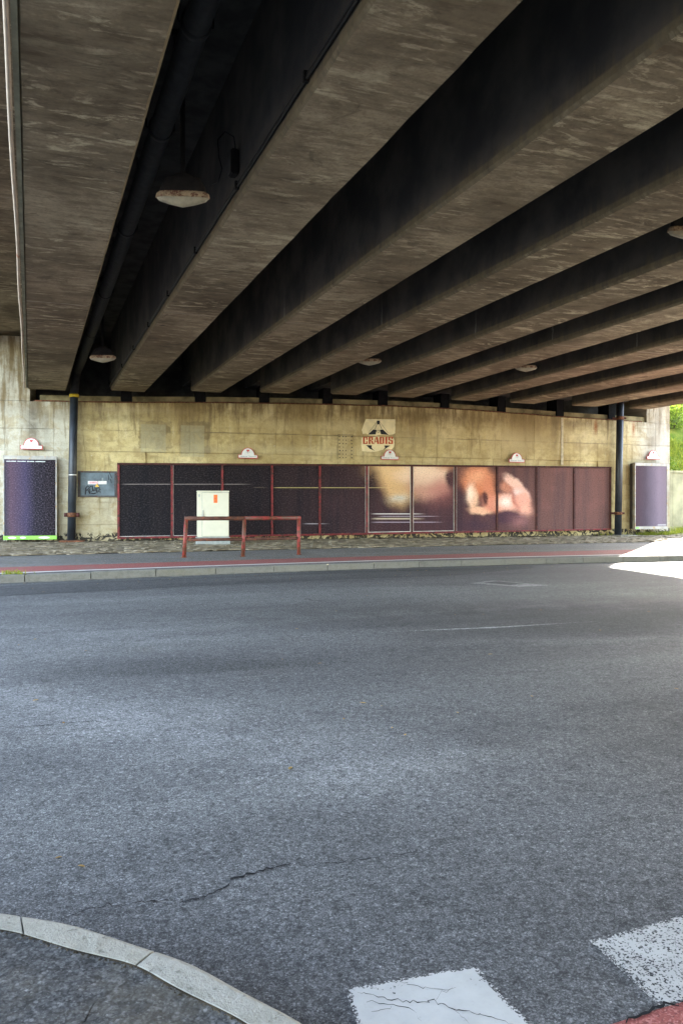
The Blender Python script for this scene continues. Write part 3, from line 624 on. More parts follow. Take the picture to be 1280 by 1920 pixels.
def relax(P):
    for _ in range(10): P = [P[0]] + [P[i] * 0.5 + (P[i - 1] + P[i + 1]) * 0.25 for i in range(1, len(P) - 1)] + [P[-1]]
    return P
oc2, ic2 = relax(oc2), relax(ic2)
cuts = [0, 1.5 * NS, 3 * NS, 7 * NS, 13 * NS, 16 * NS]
cuts = [int(c) for c in cuts]
for a, b in zip(cuts[:-1], cuts[1:]):
    bm = B(); rows = []
    for i in range(a, b + 1):
        o_, i_ = oc2[i].copy(), ic2[i].copy()
        if i == a: o_ += (oc2[i + 1] - oc2[i]).normalized() * 0.004; i_ += (ic2[i + 1] - ic2[i]).normalized() * 0.004
        if i == b: o_ += (oc2[i - 1] - oc2[i]).normalized() * 0.004; i_ += (ic2[i - 1] - ic2[i]).normalized() * 0.004
        w = (i_ - o_).normalized(); j = 0.0025 * (mnoise.noise(Vector((i * 1.7, 3.1, 0))))
        prof = [(o_ - w * 0.004, -0.20), (o_ - w * 0.002, -0.022), (o_ + w * 0.010, -0.006), (o_ + w * 0.028, 0.0 + j), (i_ - w * 0.003, 0.0 + j), (i_, -0.003), (i_, -0.20)]
        rows.append([bm.verts.new(c2w(q.x, q.y, KH + z)) for q, z in prof])
    n = len(rows[0])
    for i in range(len(rows) - 1):
        for k in range(n - 1): bm.faces.new((rows[i][k], rows[i + 1][k], rows[i + 1][k + 1], rows[i][k + 1]))
    bm.faces.new(rows[0]); bm.faces.new(rows[-1][::-1])
    obj('kerb_stone', bm, M['kerb'], near_kerb)
bm = B(); g = []
for i in range(0, len(ic2)):
    q = ic2[i]; w = (ic2[i] - oc2[i]).normalized()
    g.append([bm.verts.new(c2w(q.x + w.x * d, q.y + w.y * d, KH - (0.002 if d == 0 else 0.007) + 0.012 * min(1, d) + (0.004 * mnoise.noise(Vector((q.x * 9 + d, q.y * 9, d * 5))) if d > 0 else 0))) for d in (0.0, 0.03, 0.1, 0.3)] + [bm.verts.new(c2w(-0.9 - (len(ic2) - i) * 0.05, min(q.y - 0.6, 1.0) - 1.2, KH + 0.0))])
for i in range(len(g) - 1):
    for k in range(4): bm.faces.new((g[i][k], g[i][k + 1], g[i + 1][k + 1], g[i + 1][k]))
obj('near_pavement', bm, M['nearwalk'], kind='structure')
# dirt caught behind the near kerb
bm = B()
for i in range(260):
    k = random.uniform(2 * NS, 13 * NS); i0 = int(k); f = k - i0; q = ic2[i0].lerp(ic2[i0 + 1], f); w = (ic2[i0] - oc2[i0]).normalized()
    c = c2w(q.x + w.x * abs(random.gauss(0, 0.010)), q.y + w.y * abs(random.gauss(0, 0.012)), KH - 0.003); r = random.uniform(0.0015, 0.005)
    clod(bm, c, r)
obj('gutter_grit', bm, M['dirt'], kind='stuff')
bm = B(); rows = []
for i in range(len(ic2)):
    q = ic2[i]; w = (ic2[i] - oc2[i]).normalized(); e = 0.010 + 0.010 * mnoise.noise(Vector((i * 0.9, 4, 4)))
    rows.append((bm.verts.new(c2w(q.x + w.x * 0.0005, q.y + w.y * 0.0005, KH - 0.0012)), bm.verts.new(c2w(q.x + w.x * max(0.004, e), q.y + w.y * max(0.004, e), KH + 0.0005))))
for a, b in zip(rows[:-1], rows[1:]): bm.faces.new((a[0], a[1], b[1], b[0]))
obj('soil_seam', bm, M['dirt'], kind='structure', fix=False)

# crossing stripes and red surfacing in the lower right corner
def ground_poly(name, pix, mat, lift, uvs=None, sub=True):
    bm = B(); uvl = bm.loops.layers.uv.verify()
    P = [gpt(x, y, -1.45) for x, y in pix]
    f = bm.faces.new([bm.verts.new(c2w(q[0], q[1], -1.45 + lift + (0 if q[1] <= 2.6 else (ROADK + 1.45) * (q[1] - 2.6) / (L0.d(q[0]) - 0.14 - 2.6)))) for q in P])
    for lp, uvv in zip(f.loops, uvs or ((0, 0), (1, 0), (1, 1), (0, 1))): lp[uvl].uv = uvv
    bm.normal_update()
    if f.normal.z < 0: f.normal_flip()
    return obj(name, bm, mat, kind='structure', fix=False)
ground_poly('crossing_stripe', [(700, 2010), (1075, 2010), (893, 1815), (645, 1857)], M['paint'], 0.004)
ground_poly('crossing_stripe', [(1241, 1895), (1480, 1850), (1330, 1712), (1105, 1770)], M['worn'], 0.004)
ground_poly('red_surfacing', [(900, 2010), (1240, 1898), (1480, 1830), (1500, 2010)], M['red'], 0.008)
# seam beside the red surfacing
def crack(name, pix, w, seed=0, h=None, lift=0.003):
    rnd = random.Random(seed); bm = B(); P = []
    for i in range(len(pix) - 1):
        n = max(2, int(math.hypot(pix[i + 1][0] - pix[i][0], pix[i + 1][1] - pix[i][1]) / 7))
        for k in range(n): P.append((pix[i][0] + (pix[i + 1][0] - pix[i][0]) * k / n, pix[i][1] + (pix[i + 1][1] - pix[i][1]) * k / n))
    P.append(pix[-1]); L = []
    for i, (x, y) in enumerate(P):
        hh = -1.45; X, d = gpt(x, y, hh)
        for _ in range(4):
            hh = road_h(d, X); X, d = gpt(x, y, hh)
        X += rnd.gauss(0, 0.004); d += rnd.gauss(0, 0.006) * d / 2.5
        ww = w * d / 2.5 * (0.35 + rnd.random()) * math.sin(math.pi * min(1, max(0.06, (i + .4) / len(P)))) ** 0.5
        L.append((bm.verts.new(c2w(X, d - ww, hh + lift)), bm.verts.new(c2w(X, d + ww, hh + lift + ww * .02))))
    for a, b in zip(L[:-1], L[1:]): bm.faces.new((a[0], b[0], b[1], a[1]))
    return obj(name, bm, M['crack'], kind='structure', fix=False)
crack('road_crack', [(105, 1728), (165, 1708), (205, 1700), (240, 1697)], 0.0028, 1)
crack('road_crack', [(250, 1696), (320, 1690)], 0.003, 11)
crack('road_crack', [(330, 1697), (360, 1690), (392, 1682), (415, 1668), (440, 1650), (485, 1637), (545, 1622)], 0.006, 2)
crack('road_crack', [(560, 1625), (640, 1618), (730, 1606), (800, 1598)], 0.002, 3)
crack('road_crack', [(0, 1370), (60, 1362), (140, 1356), (250, 1347)], 0.0022, 4)
crack('road_crack', [(1135, 1550), (1180, 1540), (1230, 1530), (1280, 1528)], 0.002, 5)
for i, (pp, w) in enumerate((([(672, 1866), (720, 1876), (768, 1884), (815, 1883), (850, 1896), (908, 1909), (960, 1925)], 0.0022), ([(815, 1883), (828, 1867), (854, 1857)], 0.0014), ([(748, 1846), (790, 1856), (818, 1861), (850, 1858)], 0.0012),
        ([(690, 1884), (745, 1890), (775, 1900), (790, 1922)], 0.0014), ([(850, 1896), (862, 1912), (880, 1925)], 0.0014), ([(700, 1902), (740, 1893)], 0.0010))):
    crack('paint_crack', pp, w, 30 + i, lift=0.0055)
crack('road_crack', [(1170, 1925), (1230, 1898), (1290, 1885)], 0.007, 6, lift=0.011)
def ground_strip(name, pix, mat, lift):
    """sheet on the road through photo points (four corners), following the road's fall"""
    bm = B(); uvl = bm.loops.layers.uv.verify(); V = []
    for (x, y) in pix:
        hh = -1.3; X, d = gpt(x, y, hh)
        for _ in range(5): hh = road_h(d, X); X, d = gpt(x, y, hh)
        V.append(bm.verts.new(c2w(X, d, hh + lift)))
    f = bm.faces.new(V)
    for lp, uvv in zip(f.loops, ((0, 0), (1, 0), (1, 1), (0, 1))): lp[uvl].uv = uvv
    bm.normal_update()
    if f.normal.z < 0: f.normal_flip()
    return obj(name, bm, mat, kind='structure', fix=False)
ground_strip('repair_patch', [(880, 1094), (975, 1101), (1030, 1098), (925, 1089)], M['palepatch'], 0.004)
ground_strip('repair_patch', [(905, 1093), (955, 1098), (985, 1096), (935, 1091)], M['patch'], 0.008)
# newer, darker asphalt in a strip along the kerb
bm = B(); X = -6.5; rows = []
while X < 4.0:
    e = min(1, (X + 6.5) / 1.5, (4.0 - X) / 2.0); a_ = L0.d(X) - 0.55; b_ = a_ - (0.25 + 1.0 * e + 0.08 * mnoise.noise(Vector((X * 1.1, 9, 0))))
    rows.append((bm.verts.new(c2w(X, a_, road_h(a_, X) + 0.004)), bm.verts.new(c2w(X, b_, road_h(b_, X) + 0.004)))); X += 0.25
for a, b in zip(rows[:-1], rows[1:]): bm.faces.new((a[0], a[1], b[1], b[0]))
obj('repair_strip', bm, M['strip2'], kind='structure', fix=False)
ground_strip('faded_line', [(690, 1187), (925, 1179), (1130, 1165), (925, 1176)], M['thinline'], 0.004)

# ------------------------------------------------------------------ cobbles (too many and too small to tell apart: one mesh)
bm = B(); rnd = random.Random(3)
ang = R(38); ca, sa = math.cos(ang), math.sin(ang); LB, WB = 0.30, 0.20
def inbed(X, d):
    if not (-9.5 < X < 13.5 and 14 < d < 32): return None
    a = L3.d(X) + 0.06; u = X_to_u(X)
    b = plan(u)[1] - 0.03 if u < 18.6 else plan(18.6)[1] + (X - plan(18.6)[0]) * 0.42
    if a < d < b: return L3.h + (-0.905 - L3.h) * (d - a) / (b - a)
    return None
for i in range(-150, 260):
    for j in range(-160, 240):
        lx = (i + 0.5 * (j % 2)) * LB; ly = j * WB; X = ca * lx - sa * ly + 2; d = sa * lx + ca * ly + 20
        h = inbed(X, d)
        if h is None: continue
        if rnd.random() < 0.03: continue
        hh = h + rnd.uniform(0.018, 0.045); a, b = LB / 2 - 0.014, WB / 2 - 0.026; r = ang + rnd.gauss(0, 0.04); c_, s_ = math.cos(r), math.sin(r)
        tx, ty = rnd.gauss(0, 0.02), rnd.gauss(0, 0.03)
        V = []
        for sc, z in ((1.0, -0.03), (1.0, -0.008), (0.82, 0.0)):
            for (sx, sy) in ((-1, -1), (1, -1), (1, 1), (-1, 1)):
                x_, y_ = sx * a * sc, sy * b * (sc if sc == 1 else 0.72); V.append(bm.verts.new(c2w(X + c_ * x_ - s_ * y_, d + s_ * x_ + c_ * y_, hh + z + tx * x_ + ty * y_)))
        for q in (0, 4):
            for m in range(4): bm.faces.new((V[q + m], V[q + (m + 1) % 4], V[q + 4 + (m + 1) % 4], V[q + 4 + m]))
        bm.faces.new(V[8:12])
obj('cobbles', bm, M['cobble'], kind='stuff', fix=False)

# ------------------------------------------------------------------ abutment wall
uA, uB_, uC, uE = ux(56), ux(132), ux(1212), ux(1255)
_tp = [(-14, 2.93), (ux(60), 2.93), (0, 2.95), (ux(400), 3.03), (ux(560), 3.08), (ux(740), 3.12), (ux(860), 3.11), (ux(1050), 3.01), (ux(1180), 2.98), (22, 2.96)]
def top(u):
    for (a, x), (b, y) in zip(_tp[:-1], _tp[1:]):
        if a <= u <= b: return x + (y - x) * (u - a) / (b - a)
    return 2.96
abut = thing('abutment_wall', 'tan stained concrete bridge abutment behind the long billboard', 'wall', wp(8, -0.9))
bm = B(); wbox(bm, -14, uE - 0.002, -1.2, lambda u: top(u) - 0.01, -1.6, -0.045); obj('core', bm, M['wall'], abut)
rowh = [-1.15, -0.42, 0.20, 0.86, 1.60, 2.19]
rnd = random.Random(12); cu = [-14.0]
marks = sorted([uA, ux(1052), uE])
while cu[-1] < uE - 0.7:
    cu.append(cu[-1] + rnd.choice((1.22, 1.22, 1.22, 1.25)))
cu = [c for c in cu if all(abs(c - m) > 0.45 for m in marks)] + marks; cu = sorted(c for c in cu if c <= uE + 1e-6)
bb0, bb1 = 0.0, ux(1142)
for a, b in zip(cu[:-1], cu[1:]):
    for r in range(6):
        if a > bb0 + 0.05 and b < bb1 - 0.05 and r in (1, 2, 3): continue     # wholly behind the long billboard
        lo = rowh[r] + 0.002; hi = (rowh[r + 1] - 0.002) if r < 5 else top
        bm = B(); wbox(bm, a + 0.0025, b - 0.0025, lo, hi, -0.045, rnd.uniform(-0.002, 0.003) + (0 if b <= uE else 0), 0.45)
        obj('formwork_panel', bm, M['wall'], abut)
bm = B(); wbox(bm, ux(1051) - 0.0, ux(1055), 1.45, lambda u: top(u) - 0.02, 0.004, 0.02); obj('joint_strip', bm, M['jointw'], abut)
# raised wing at the left, cheek block at the right, ledge and back wall
bm = B(); wbox(bm, -14, uA, lambda u: top(u) + 0.01, 4.68, -1.6, -0.012); obj('wing_wall', bm, M['wall'], abut)
bm = B(); wbox(bm, uC, uE, lambda u: top(u) + 0.006, 4.75, -1.3, -0.004); obj('cheek_block', bm, M['wall'], abut)
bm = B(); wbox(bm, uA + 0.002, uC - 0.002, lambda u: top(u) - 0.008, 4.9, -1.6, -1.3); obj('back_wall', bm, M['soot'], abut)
tube_pts = [wp(uA + 0.1 + k * (uC - uA - 0.3) / 40, top(uA + 0.1 + k * (uC - uA - 0.3) / 40) + 0.018 + 0.008 * math.sin(k * 1.9), -0.03) for k in range(41)]
bm = B(); tube(bm, tube_pts, 0.022, 6); tag(obj('ledge_cable', bm, M['rust']), 'thin rust brown cable lying along the top ledge of the abutment wall', 'cable')

# ------------------------------------------------------------------ overpass deck and beams
HS = 3.24; S0 = -0.09; NB = 10
BEAMS = [(-0.09, 0.90), (2.03, 2.96), (4.10, 4.95), (5.93, 6.78), (7.86, 8.65), (9.58, 10.40), (11.62, 12.47), (13.60, 14.48), (15.78, 16.68), (17.90, 18.72)]
DEPTH = 1.56; T0 = -6.5
over = thing('overpass', 'concrete road bridge overhead with ten deep parallel beams', 'bridge', (9, 8, EYE + HS))
def wall_t(s):
    """where the abutment face stands on the beam line s"""
    lo, hi = U0, U1 - 0.2
    for _ in range(40):
        m = (lo + hi) / 2
        if wp(m, 0).x < s: lo = m
        else: hi = m
    return lo, wp(lo, 0).y
ENDG = [0.10, 0.35, 0.75, 1.0, 1.25, 1.2, 1.1, 1.1, 1.15, 1.25]
bear_u = []
for k in range(NB):
    a, b = BEAMS[k]; um, tw = wall_t((a + b) / 2); te = tw - ENDG[k]; bear_u.append(um)
    bm = B(); z0 = EYE + HS; z1 = z0 + DEPTH - 0.002; ch = 0.028; rows = []
    n = 110
    for i in range(n + 1):
        t_ = T0 + (te - T0) * i / n
        j1 = 0.008 * mnoise.noise(Vector((k * 7.1, t_ * 2.3, 1))) + 0.004 * mnoise.noise(Vector((k * 3.3, t_ * 9, 5))); j2 = 0.008 * mnoise.noise(Vector((k * 5.7, t_ * 2.3, 9))) + 0.004 * mnoise.noise(Vector((k * 2.3, t_ * 9, 7)))
        if k == 1 and 3 < t_ < 9: j2 += 0.012 * mnoise.noise(Vector((4, t_ * 0.8, 2)))
        sag = 0.004 * mnoise.noise(Vector((k, t_ * 0.5, 3)))
        rows.append([bm.verts.new(q) for q in ((a + 0.01, t_, z1), (a + 0.004, t_, z0 + 0.14), (a + j1 * .5, t_, z0 + ch + 0.004 + abs(j1)), (a + ch + j1, t_, z0 + sag), (b - ch + j2, t_, z0 + sag), (b + j2 * .5, t_, z0 + ch + 0.004 + abs(j2)), (b - 0.004, t_, z0 + 0.14), (b - 0.01, t_, z1))])
    for i in range(n):
        for q in range(7): bm.faces.new((rows[i][q], rows[i][q + 1], rows[i + 1][q + 1], rows[i + 1][q]))
    bm.faces.new(rows[0]); bm.faces.new(rows[-1][::-1])
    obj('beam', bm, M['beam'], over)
    if k >= 1:
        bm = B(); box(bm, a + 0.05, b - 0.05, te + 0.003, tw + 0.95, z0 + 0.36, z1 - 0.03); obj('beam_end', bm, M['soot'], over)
        bm = B(); wbox(bm, um - 0.15, um + 0.13, top(um) + 0.004, HS + 0.357, -0.62, -0.06); obj('bearing', bm, M['rubber'], over)
    else:
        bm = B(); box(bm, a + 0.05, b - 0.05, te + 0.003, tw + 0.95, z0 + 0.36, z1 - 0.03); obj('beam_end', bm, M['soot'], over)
# pale concrete upstand between the bearings
ub = [uA + 0.1] + bear_u[1:] + [uC + 0.16]
for a, b in zip(ub[:-1], ub[1:]):
    bm = B(); wbox(bm, a + 0.15, b - 0.17, lambda u: top(u) + 0.003, lambda u: top(u) + 0.19, -0.30, -0.10); obj('ledge_upstand', bm, M['upst'], abut)
zs = EYE + HS + DEPTH
bm = B(); box(bm, -1.75, 0.25, T0, 26.0, zs, zs + 0.28); obj('deck_overhang', bm, M['beam'], over)
bm = B(); box(bm, 0.252, 19.6, T0, 26.0, zs, zs + 0.28); obj('deck_slab', bm, M['soot'], over)  # sooty tone deepened to carry the shade above the beam gaps
for x0, x1 in ((-2.0, -1.752), (19.602, 19.85)):
    bm = B(); box(bm, x0, x1, T0, 27, zs - 0.25, zs + 0.95); obj('parapet', bm, M['upst'], over)
bm = B(); box(bm, S0 + 0.01, BEAMS[9][1], T0 - 0.25, T0 - 0.003, EYE + HS + 0.3, zs - 0.004); obj('cross_beam', bm, M['beam'], over)
bm = B(); box(bm, -1.6, 19.4, T0 - 0.9, T0 - 0.255, EYE - 1.75, EYE + HS + 0.9); obj('rear_wall', bm, M['upst2'], over)  # unseen wall, added to keep light from behind off the foreground
# strip of mortar along the outer edge of the first beam
bm = B(); box(bm, S0 - 0.030, S0 + 0.012, T0, wall_t(0)[1] - 0.4, EYE + HS - 0.012, EYE + HS + 0.05); obj('edge_strip', bm, M['strip'], over)

# pale conduit along that edge
pts = [Vector((S0 - 0.062 + 0.006 * math.sin(i * 0.9), T0 + i * (wall_t(0)[1] - 0.35 - T0) / 40, EYE + HS + 0.0 + 0.004 * math.sin(i * 1.7))) for i in range(41)]
bm = B(); tube(bm, pts, 0.021, 10); tag(cent(obj('conduit', bm, M['conduit'], smooth=True), (S0 - 0.06, 8, EYE + HS)), 'thin pale conduit running along the outer edge of the leftmost beam', 'conduit')
# two black cables clipped to the second beam
sB = BEAMS[1][0]
cab = thing('beam_cable', 'black twin cable clipped along the lower edge of the second beam', 'cable', (sB, 8, EYE + HS))
for q, (dz, r) in enumerate(((0.115, 0.013), (0.150, 0.011))):
    bm = B(); pts = [Vector((sB - 0.016 - 0.008 * abs(mnoise.noise(Vector((i * .3, q, 0)))), T0 + i * (wall_t(sB)[1] - 0.3 - T0) / 90, EYE + HS + dz + 0.012 * mnoise.noise(Vector((i * .35, q * 4, 2))))) for i in range(91)]
    tube(bm, pts, r, 7); obj('cable', bm, M['cable'], cab, True)
for i in range(9):
    bm = B(); t_ = 1.5 + i * 2.3; box(bm, sB - 0.045, sB - 0.001, t_, t_ + 0.035, EYE + HS + 0.09, EYE + HS + 0.175); obj('clip', bm, M['lampbody'], cab)
# junction box on the face of the second beam with a loop of cable
jx, jd = gpt(0, 0, 1) if False else (0, 0)
d_j = 8.6; Xj = (424 - 640) * d_j / F; P = c2w(Xj, d_j, 0); jt = P.y
jb = thing('junction_box', 'small dark junction box with cable loop on the second beam beside the nearest lamp', 'junction box', (sB, jt, EYE + HS + 0.42))
zj = EYE + HS + 0.38
bm = B(); box(bm, sB - 0.085, sB - 0.002, jt - 0.075, jt + 0.075, zj - 0.13, zj + 0.13); bmesh.ops.bevel(bm, geom=bm.edges[:], offset=0.012, segments=2, affect='EDGES'); obj('box', bm, M['lampbody'], jb)
bm = B(); box(bm, sB - 0.098, sB - 0.086, jt - 0.06, jt + 0.06, zj - 0.11, zj + 0.11); obj('lid', bm, M['soot'], jb)
bm = B(); tube(bm, [Vector(q) for q in ((sB - 0.04, jt - 0.06, zj + 0.13), (sB - 0.06, jt - 0.08, zj + 0.24), (sB - 0.16, jt - 0.1, zj + 0.27), (sB - 0.24, jt - 0.12, zj + 0.16), (sB - 0.23, jt - 0.14, zj - 0.02), (sB - 0.20, jt - 0.15, zj - 0.14), (sB - 0.24, jt - 0.16, zj - 0.28), (sB - 0.33, jt - 0.16, zj - 0.33))], 0.008, 7); obj('lead', bm, M['cable'], jb, True)

# ------------------------------------------------------------------ drain pipes
def clamp_part(root, px, py, off_base, c, r, name='clamp', w=0.03):
    bm = B(); tube(bm, [c + Vector((0, 0, -w)), c + Vector((0, 0, w))], r * 1.12, 16); return obj(name, bm, M['rust'], root, True)
uP = ux(137); offp = 0.24; hpt = 3.14
foot = wp(ux(135), -0.90, offp); head = wp(ux(140.5), hpt, offp); PR = 0.108
pr = thing('drain_pipe', 'dark drain pipe dropping from the beams beside the graffitied hatch', 'pipe', foot)
bm = B(); tube(bm, [foot, foot.lerp(head, 0.5), head], PR, 20); obj('downpipe', bm, M['pipe'], pr, True)
sP, zP = 1.22, EYE + 3.84
hpts = [Vector((sP, T0, zP)), Vector((sP, head.y - 0.75, zP - 0.05))] + fillet((sP, head.y - 0.75, zP - 0.05), (sP - 0.05, head.y - 0.05, zP - 0.10), head + Vector((0, 0, 0.02)), 0.22)
hp2 = [hpts[0].lerp(hpts[1], k / 12) for k in range(12)] + hpts[1:] + [head + Vector((0, 0, 0.02))]
bm = B(); tube(bm, hp2, PR, 16); obj('ceiling_pipe', bm, M['sootpipe'], pr, True)
for t_ in (5.1, 6.5, 8.4, 11.5, 15.0, 18.5):
    bm = B(); c = Vector((sP, t_, zP - 0.002 * t_)); tube(bm, [c - Vector((0, .04, 0)), c + Vector((0, .04, 0))], PR * 1.13, 16); cl = obj('collar', bm, M['sootpipe'], pr, True)
    bm = B(); tube(bm, [c + Vector((-0.14, 0, 0)), c + Vector((-0.14, 0, zs - c.z - 0.002))], 0.008, 6); tube(bm, [c + Vector((0.14, 0, 0)), c + Vector((0.14, 0, zs - c.z - 0.002))], 0.008, 6); tube(bm, [c + Vector((-0.14, 0, 0)), c + Vector((0.14, 0, 0))], 0.008, 6); obj('hanger', bm, M['lampbody'], cl)
bm = B(); tube(bm, [head - Vector((0, 0, .10)), head - Vector((0, 0, .02))], PR * 1.18, 20); obj('collar', bm, M['yellow'], pr, True, label='yellow collar')
cc = foot.lerp(head, (968 - 1020) / (740 - 1020.0)); bm = B(); tube(bm, [cc - Vector((0, 0, .06)), cc + Vector((0, 0, .06))], PR * 1.1, 20); cl = obj('clamp', bm, M['rust'], pr, True)
for sg in (-1, 1):
    bm = B(); e = c2w(1, 0, 0) - c2w(0, 0, 0); q = cc + e * sg * 0.165; tube(bm, [q - Vector((0, 0, .055)), q + Vector((0, 0, .055))], 0.045, 10); obj('lug', bm, M['rustframe'], cl, True)
cc = foot.lerp(head, (893 - 1020) / (740 - 1020.0)); bm = B(); tube(bm, [cc - Vector((0, 0, .012)), cc + Vector((0, 0, .012))], PR * 1.012, 20); obj('label_band', bm, M['paper'], pr, True)
bm = B(); wbox(bm, ux(114), ux(160), -0.93, -0.835, 0.05, 0.62); bmesh.ops.bevel(bm, geom=bm.edges[:], offset=0.02, segments=1, affect='EDGES'); obj('base', bm, M['rust'], pr)

foot2 = wp(ux(1157.5) - 0.24, -0.87, 0.30); head2 = wp(ux(1161.5) - 0.24, 3.58, 0.30)
pr2 = thing('drain_pipe', 'dark drain pipe between the billboard end and the narrow poster board', 'pipe', foot2)
bm = B(); tube(bm, [foot2, head2], 0.115, 20); obj('downpipe', bm, M['pipe'], pr2, True)
for py, w_ in ((789, 0.055), (960, 0.05)):
    cc = foot2.lerp(head2, (1000 - py) / 228.0 * (3.35 + 0.87) / (3.58 + 0.87)); bm = B(); tube(bm, [cc - Vector((0, 0, w_)), cc + Vector((0, 0, w_))], 0.128, 20); cl = obj('clamp', bm, M['rust'], pr2, True)
    bm = B(); e = c2w(1, 0, 0) - c2w(0, 0, 0); tube(bm, [cc - e * 0.24, cc + e * 0.2], 0.035, 8); tube(bm, [cc, cc + (wp(ux(1160), 0) - wp(ux(1160), 0, 0.29))], 0.03, 8); obj('bracket', bm, M['rustframe'], cl)
bm = B(); wbox(bm, ux(1150) - 0.3, ux(1182) - 0.3, -0.93, -0.85, 0.05, 0.7); obj('base', bm, M['slab'], pr2)

# ------------------------------------------------------------------ long billboard
uBB = [0.0] + [ux(q) for q in (322, 416, 509, 598, 686, 770, 851, 929, 1003, 1073, 1142)]
def htop(u): return 1.286 + (1.424 - 1.286) * u / uBB[-1]
def hbot(u): return -0.815 + (0.13) * u / uBB[-1]
bill = thing('billboard', 'long row of eleven framed dark poster panels on the abutment wall', 'billboard', wp(8, -0.75))
for i in range(11):
    a, b = uBB[i] + 0.035, uBB[i + 1] - 0.035
    bm = B(); wbox(bm, a, b, lambda u: hbot(u) + 0.055, lambda u: htop(u) - 0.055, 0.02, 0.075)
    p_ = obj('poster', bm, M['poster'], bill)
    if i in (5, 6): p_['label'] = 'poster panel with a large warm lit shape'
    if i in (7, 8): p_['label'] = 'poster panel with rounded pink and orange shapes'
    if i in (5, 6, 7):          # pale paper margins
        bm = B(); wbox(bm, a + 0.002, a + 0.022, lambda u: hbot(u) + 0.06, lambda u: htop(u) - 0.06, 0.0755, 0.079)
        wbox(bm, b - 0.022, b - 0.002, lambda u: hbot(u) + 0.06, lambda u: htop(u) - 0.06, 0.0755, 0.079)
        if i < 7: wbox(bm, a + 0.024, b - 0.024, lambda u: hbot(u) + 0.062, lambda u: hbot(u) + 0.078, 0.0755, 0.079)
        if i == 7:
            bm.free(); bm = B(); wbox(bm, a + 0.002, a + 0.016, lambda u: hbot(u) + 0.06, lambda u: htop(u) - 0.06, 0.0755, 0.079)
        obj('paper_margin', bm, M['paper'], p_)
    if i in (0, 1, 4):
        bm = B()
        if i < 2: wbox(bm, a + 0.024, b - 0.024, lambda u: hbot(u) + 0.058, lambda u: hbot(u) + 0.068, 0.0755, 0.078)
        wbox(bm, b - 0.014 if i == 4 else a + 0.002, b - 0.002 if i == 4 else a + 0.012, lambda u: hbot(u) + 0.06, lambda u: htop(u) - 0.06, 0.0755, 0.078); obj('paper_margin', bm, M['paper'], p_)
for i in range(12):
    u = uBB[i]; w = 0.030; mt = M['redframe'] if i < 6 else M['rustframe']
    c = u + (0.03 if i == 0 else -0.03 if i == 11 else 0)
    bm = B(); wbox(bm, c - w, c + w, lambda q: hbot(q) + 0.052, lambda q: htop(q) - 0.052, 0.02, 0.105); obj('divider', bm, mt, bill)
for nm, f0, f1, mt in (('top_rail', lambda u: htop(u) - 0.05, htop, M['rustframe']), ('bottom_rail', hbot, lambda u: hbot(u) + 0.05, M['redframe'])):
    bm = B(); wbox(bm, uBB[0], uBB[-1], f0, f1, 0.02, 0.115); obj(nm, bm, mt, bill)

# ------------------------------------------------------------------ arched plates above the boards
def arch_outline(w, h, hb, r, n=12, inset=0.0):
    """outline of a half-round on a bar, x across, z up, base at z=0"""
    p = [(-w / 2 + inset, inset), (w / 2 - inset, inset), (w / 2 - inset, hb - inset)]
    rr = r - inset
    cz = hb - 0.02
    for k in range(n + 1):
        a = math.pi * k / n; p.append((rr * math.cos(a), cz + (h - cz - inset) * math.sin(a) * 1.0 + (0 if 0 < k < n else 0)))
    p.append((-w / 2 + inset, hb - inset))
    return p
def make_plate(loc, rz, label):
    t = thing('arched_plate', label, 'sign', loc, rz, 'small white arched name plates above the boards')
    W, H, HB = 0.57, 0.31, 0.115; RR = 0.20
    bm = B(); prism(bm, arch_outline(W, H, HB, RR), 'y', -0.018, 0.0); obj('border', bm, M['signred'], t, local=True)
    bm = B(); prism(bm, arch_outline(W, H, HB, RR, inset=0.020), 'y', -0.026, -0.0185); obj('face', bm, M['white'], t, local=True)
    bm = B()                                                   # small red crest with a stem
    for q in (-1, 1): bmesh.ops.create_icosphere(bm, subdivisions=2, radius=0.024, matrix=Matrix.Translation((q * 0.020, -0.0275, 0.235)) @ Matrix.Diagonal((1, 0.08, 0.9, 1)))
    bm2 = [(-0.045, 0.225), (0.045, 0.225), (0.0, 0.185)]; prism(bm, bm2, 'y', -0.0295, -0.0262); obj('crest', bm, M['signred'], t, local=True)
    bm = B()
    for (x, z0, z1) in ((-0.045, 0.165, 0.195), (0.0, 0.145, 0.185), (0.045, 0.165, 0.195)): box(bm, x - 0.005, x + 0.005, -0.0285, -0.0262, z0, z1)
    rn = random.Random(4); x = -0.225                           # unreadable small lettering: two words
    while x < 0.23:
        if not (-0.035 < x < 0.015):
            hgt = rn.choice((0.022, 0.016, 0.020)) + (0.024 if 0.015 < x < 0.05 else 0); box(bm, x, x + 0.009, -0.0285, -0.0262, 0.045, 0.045 + hgt)
            box(bm, x + 0.0095, x + 0.016, -0.0285, -0.0262, 0.045 + rn.choice((0, 0.012)), 0.052 + rn.choice((0, 0.012)))
        x += 0.0235
    obj('lettering', bm, M['greyink'], t, local=True, kind='stuff')
    for q in (-1, 1):
        bm = B(); box(bm, q * 0.2 - 0.012, q * 0.2 + 0.012, 0.001, 0.10, 0.01, 0.06); obj('bracket', bm, M['bracket'], t, local=True)
    return t
PL = [(60, 843, 'above the poster board with green strip'), (463.5, 860, 'above the billboard, left of the dotted plate'), (728, 862.5, 'just below the pasted red lettering sign'),
      (964.5, 867.5, 'above the billboard panel with pink shapes'), (1219.5, 861.5, 'above the narrow lilac poster board')]
pl0 = None
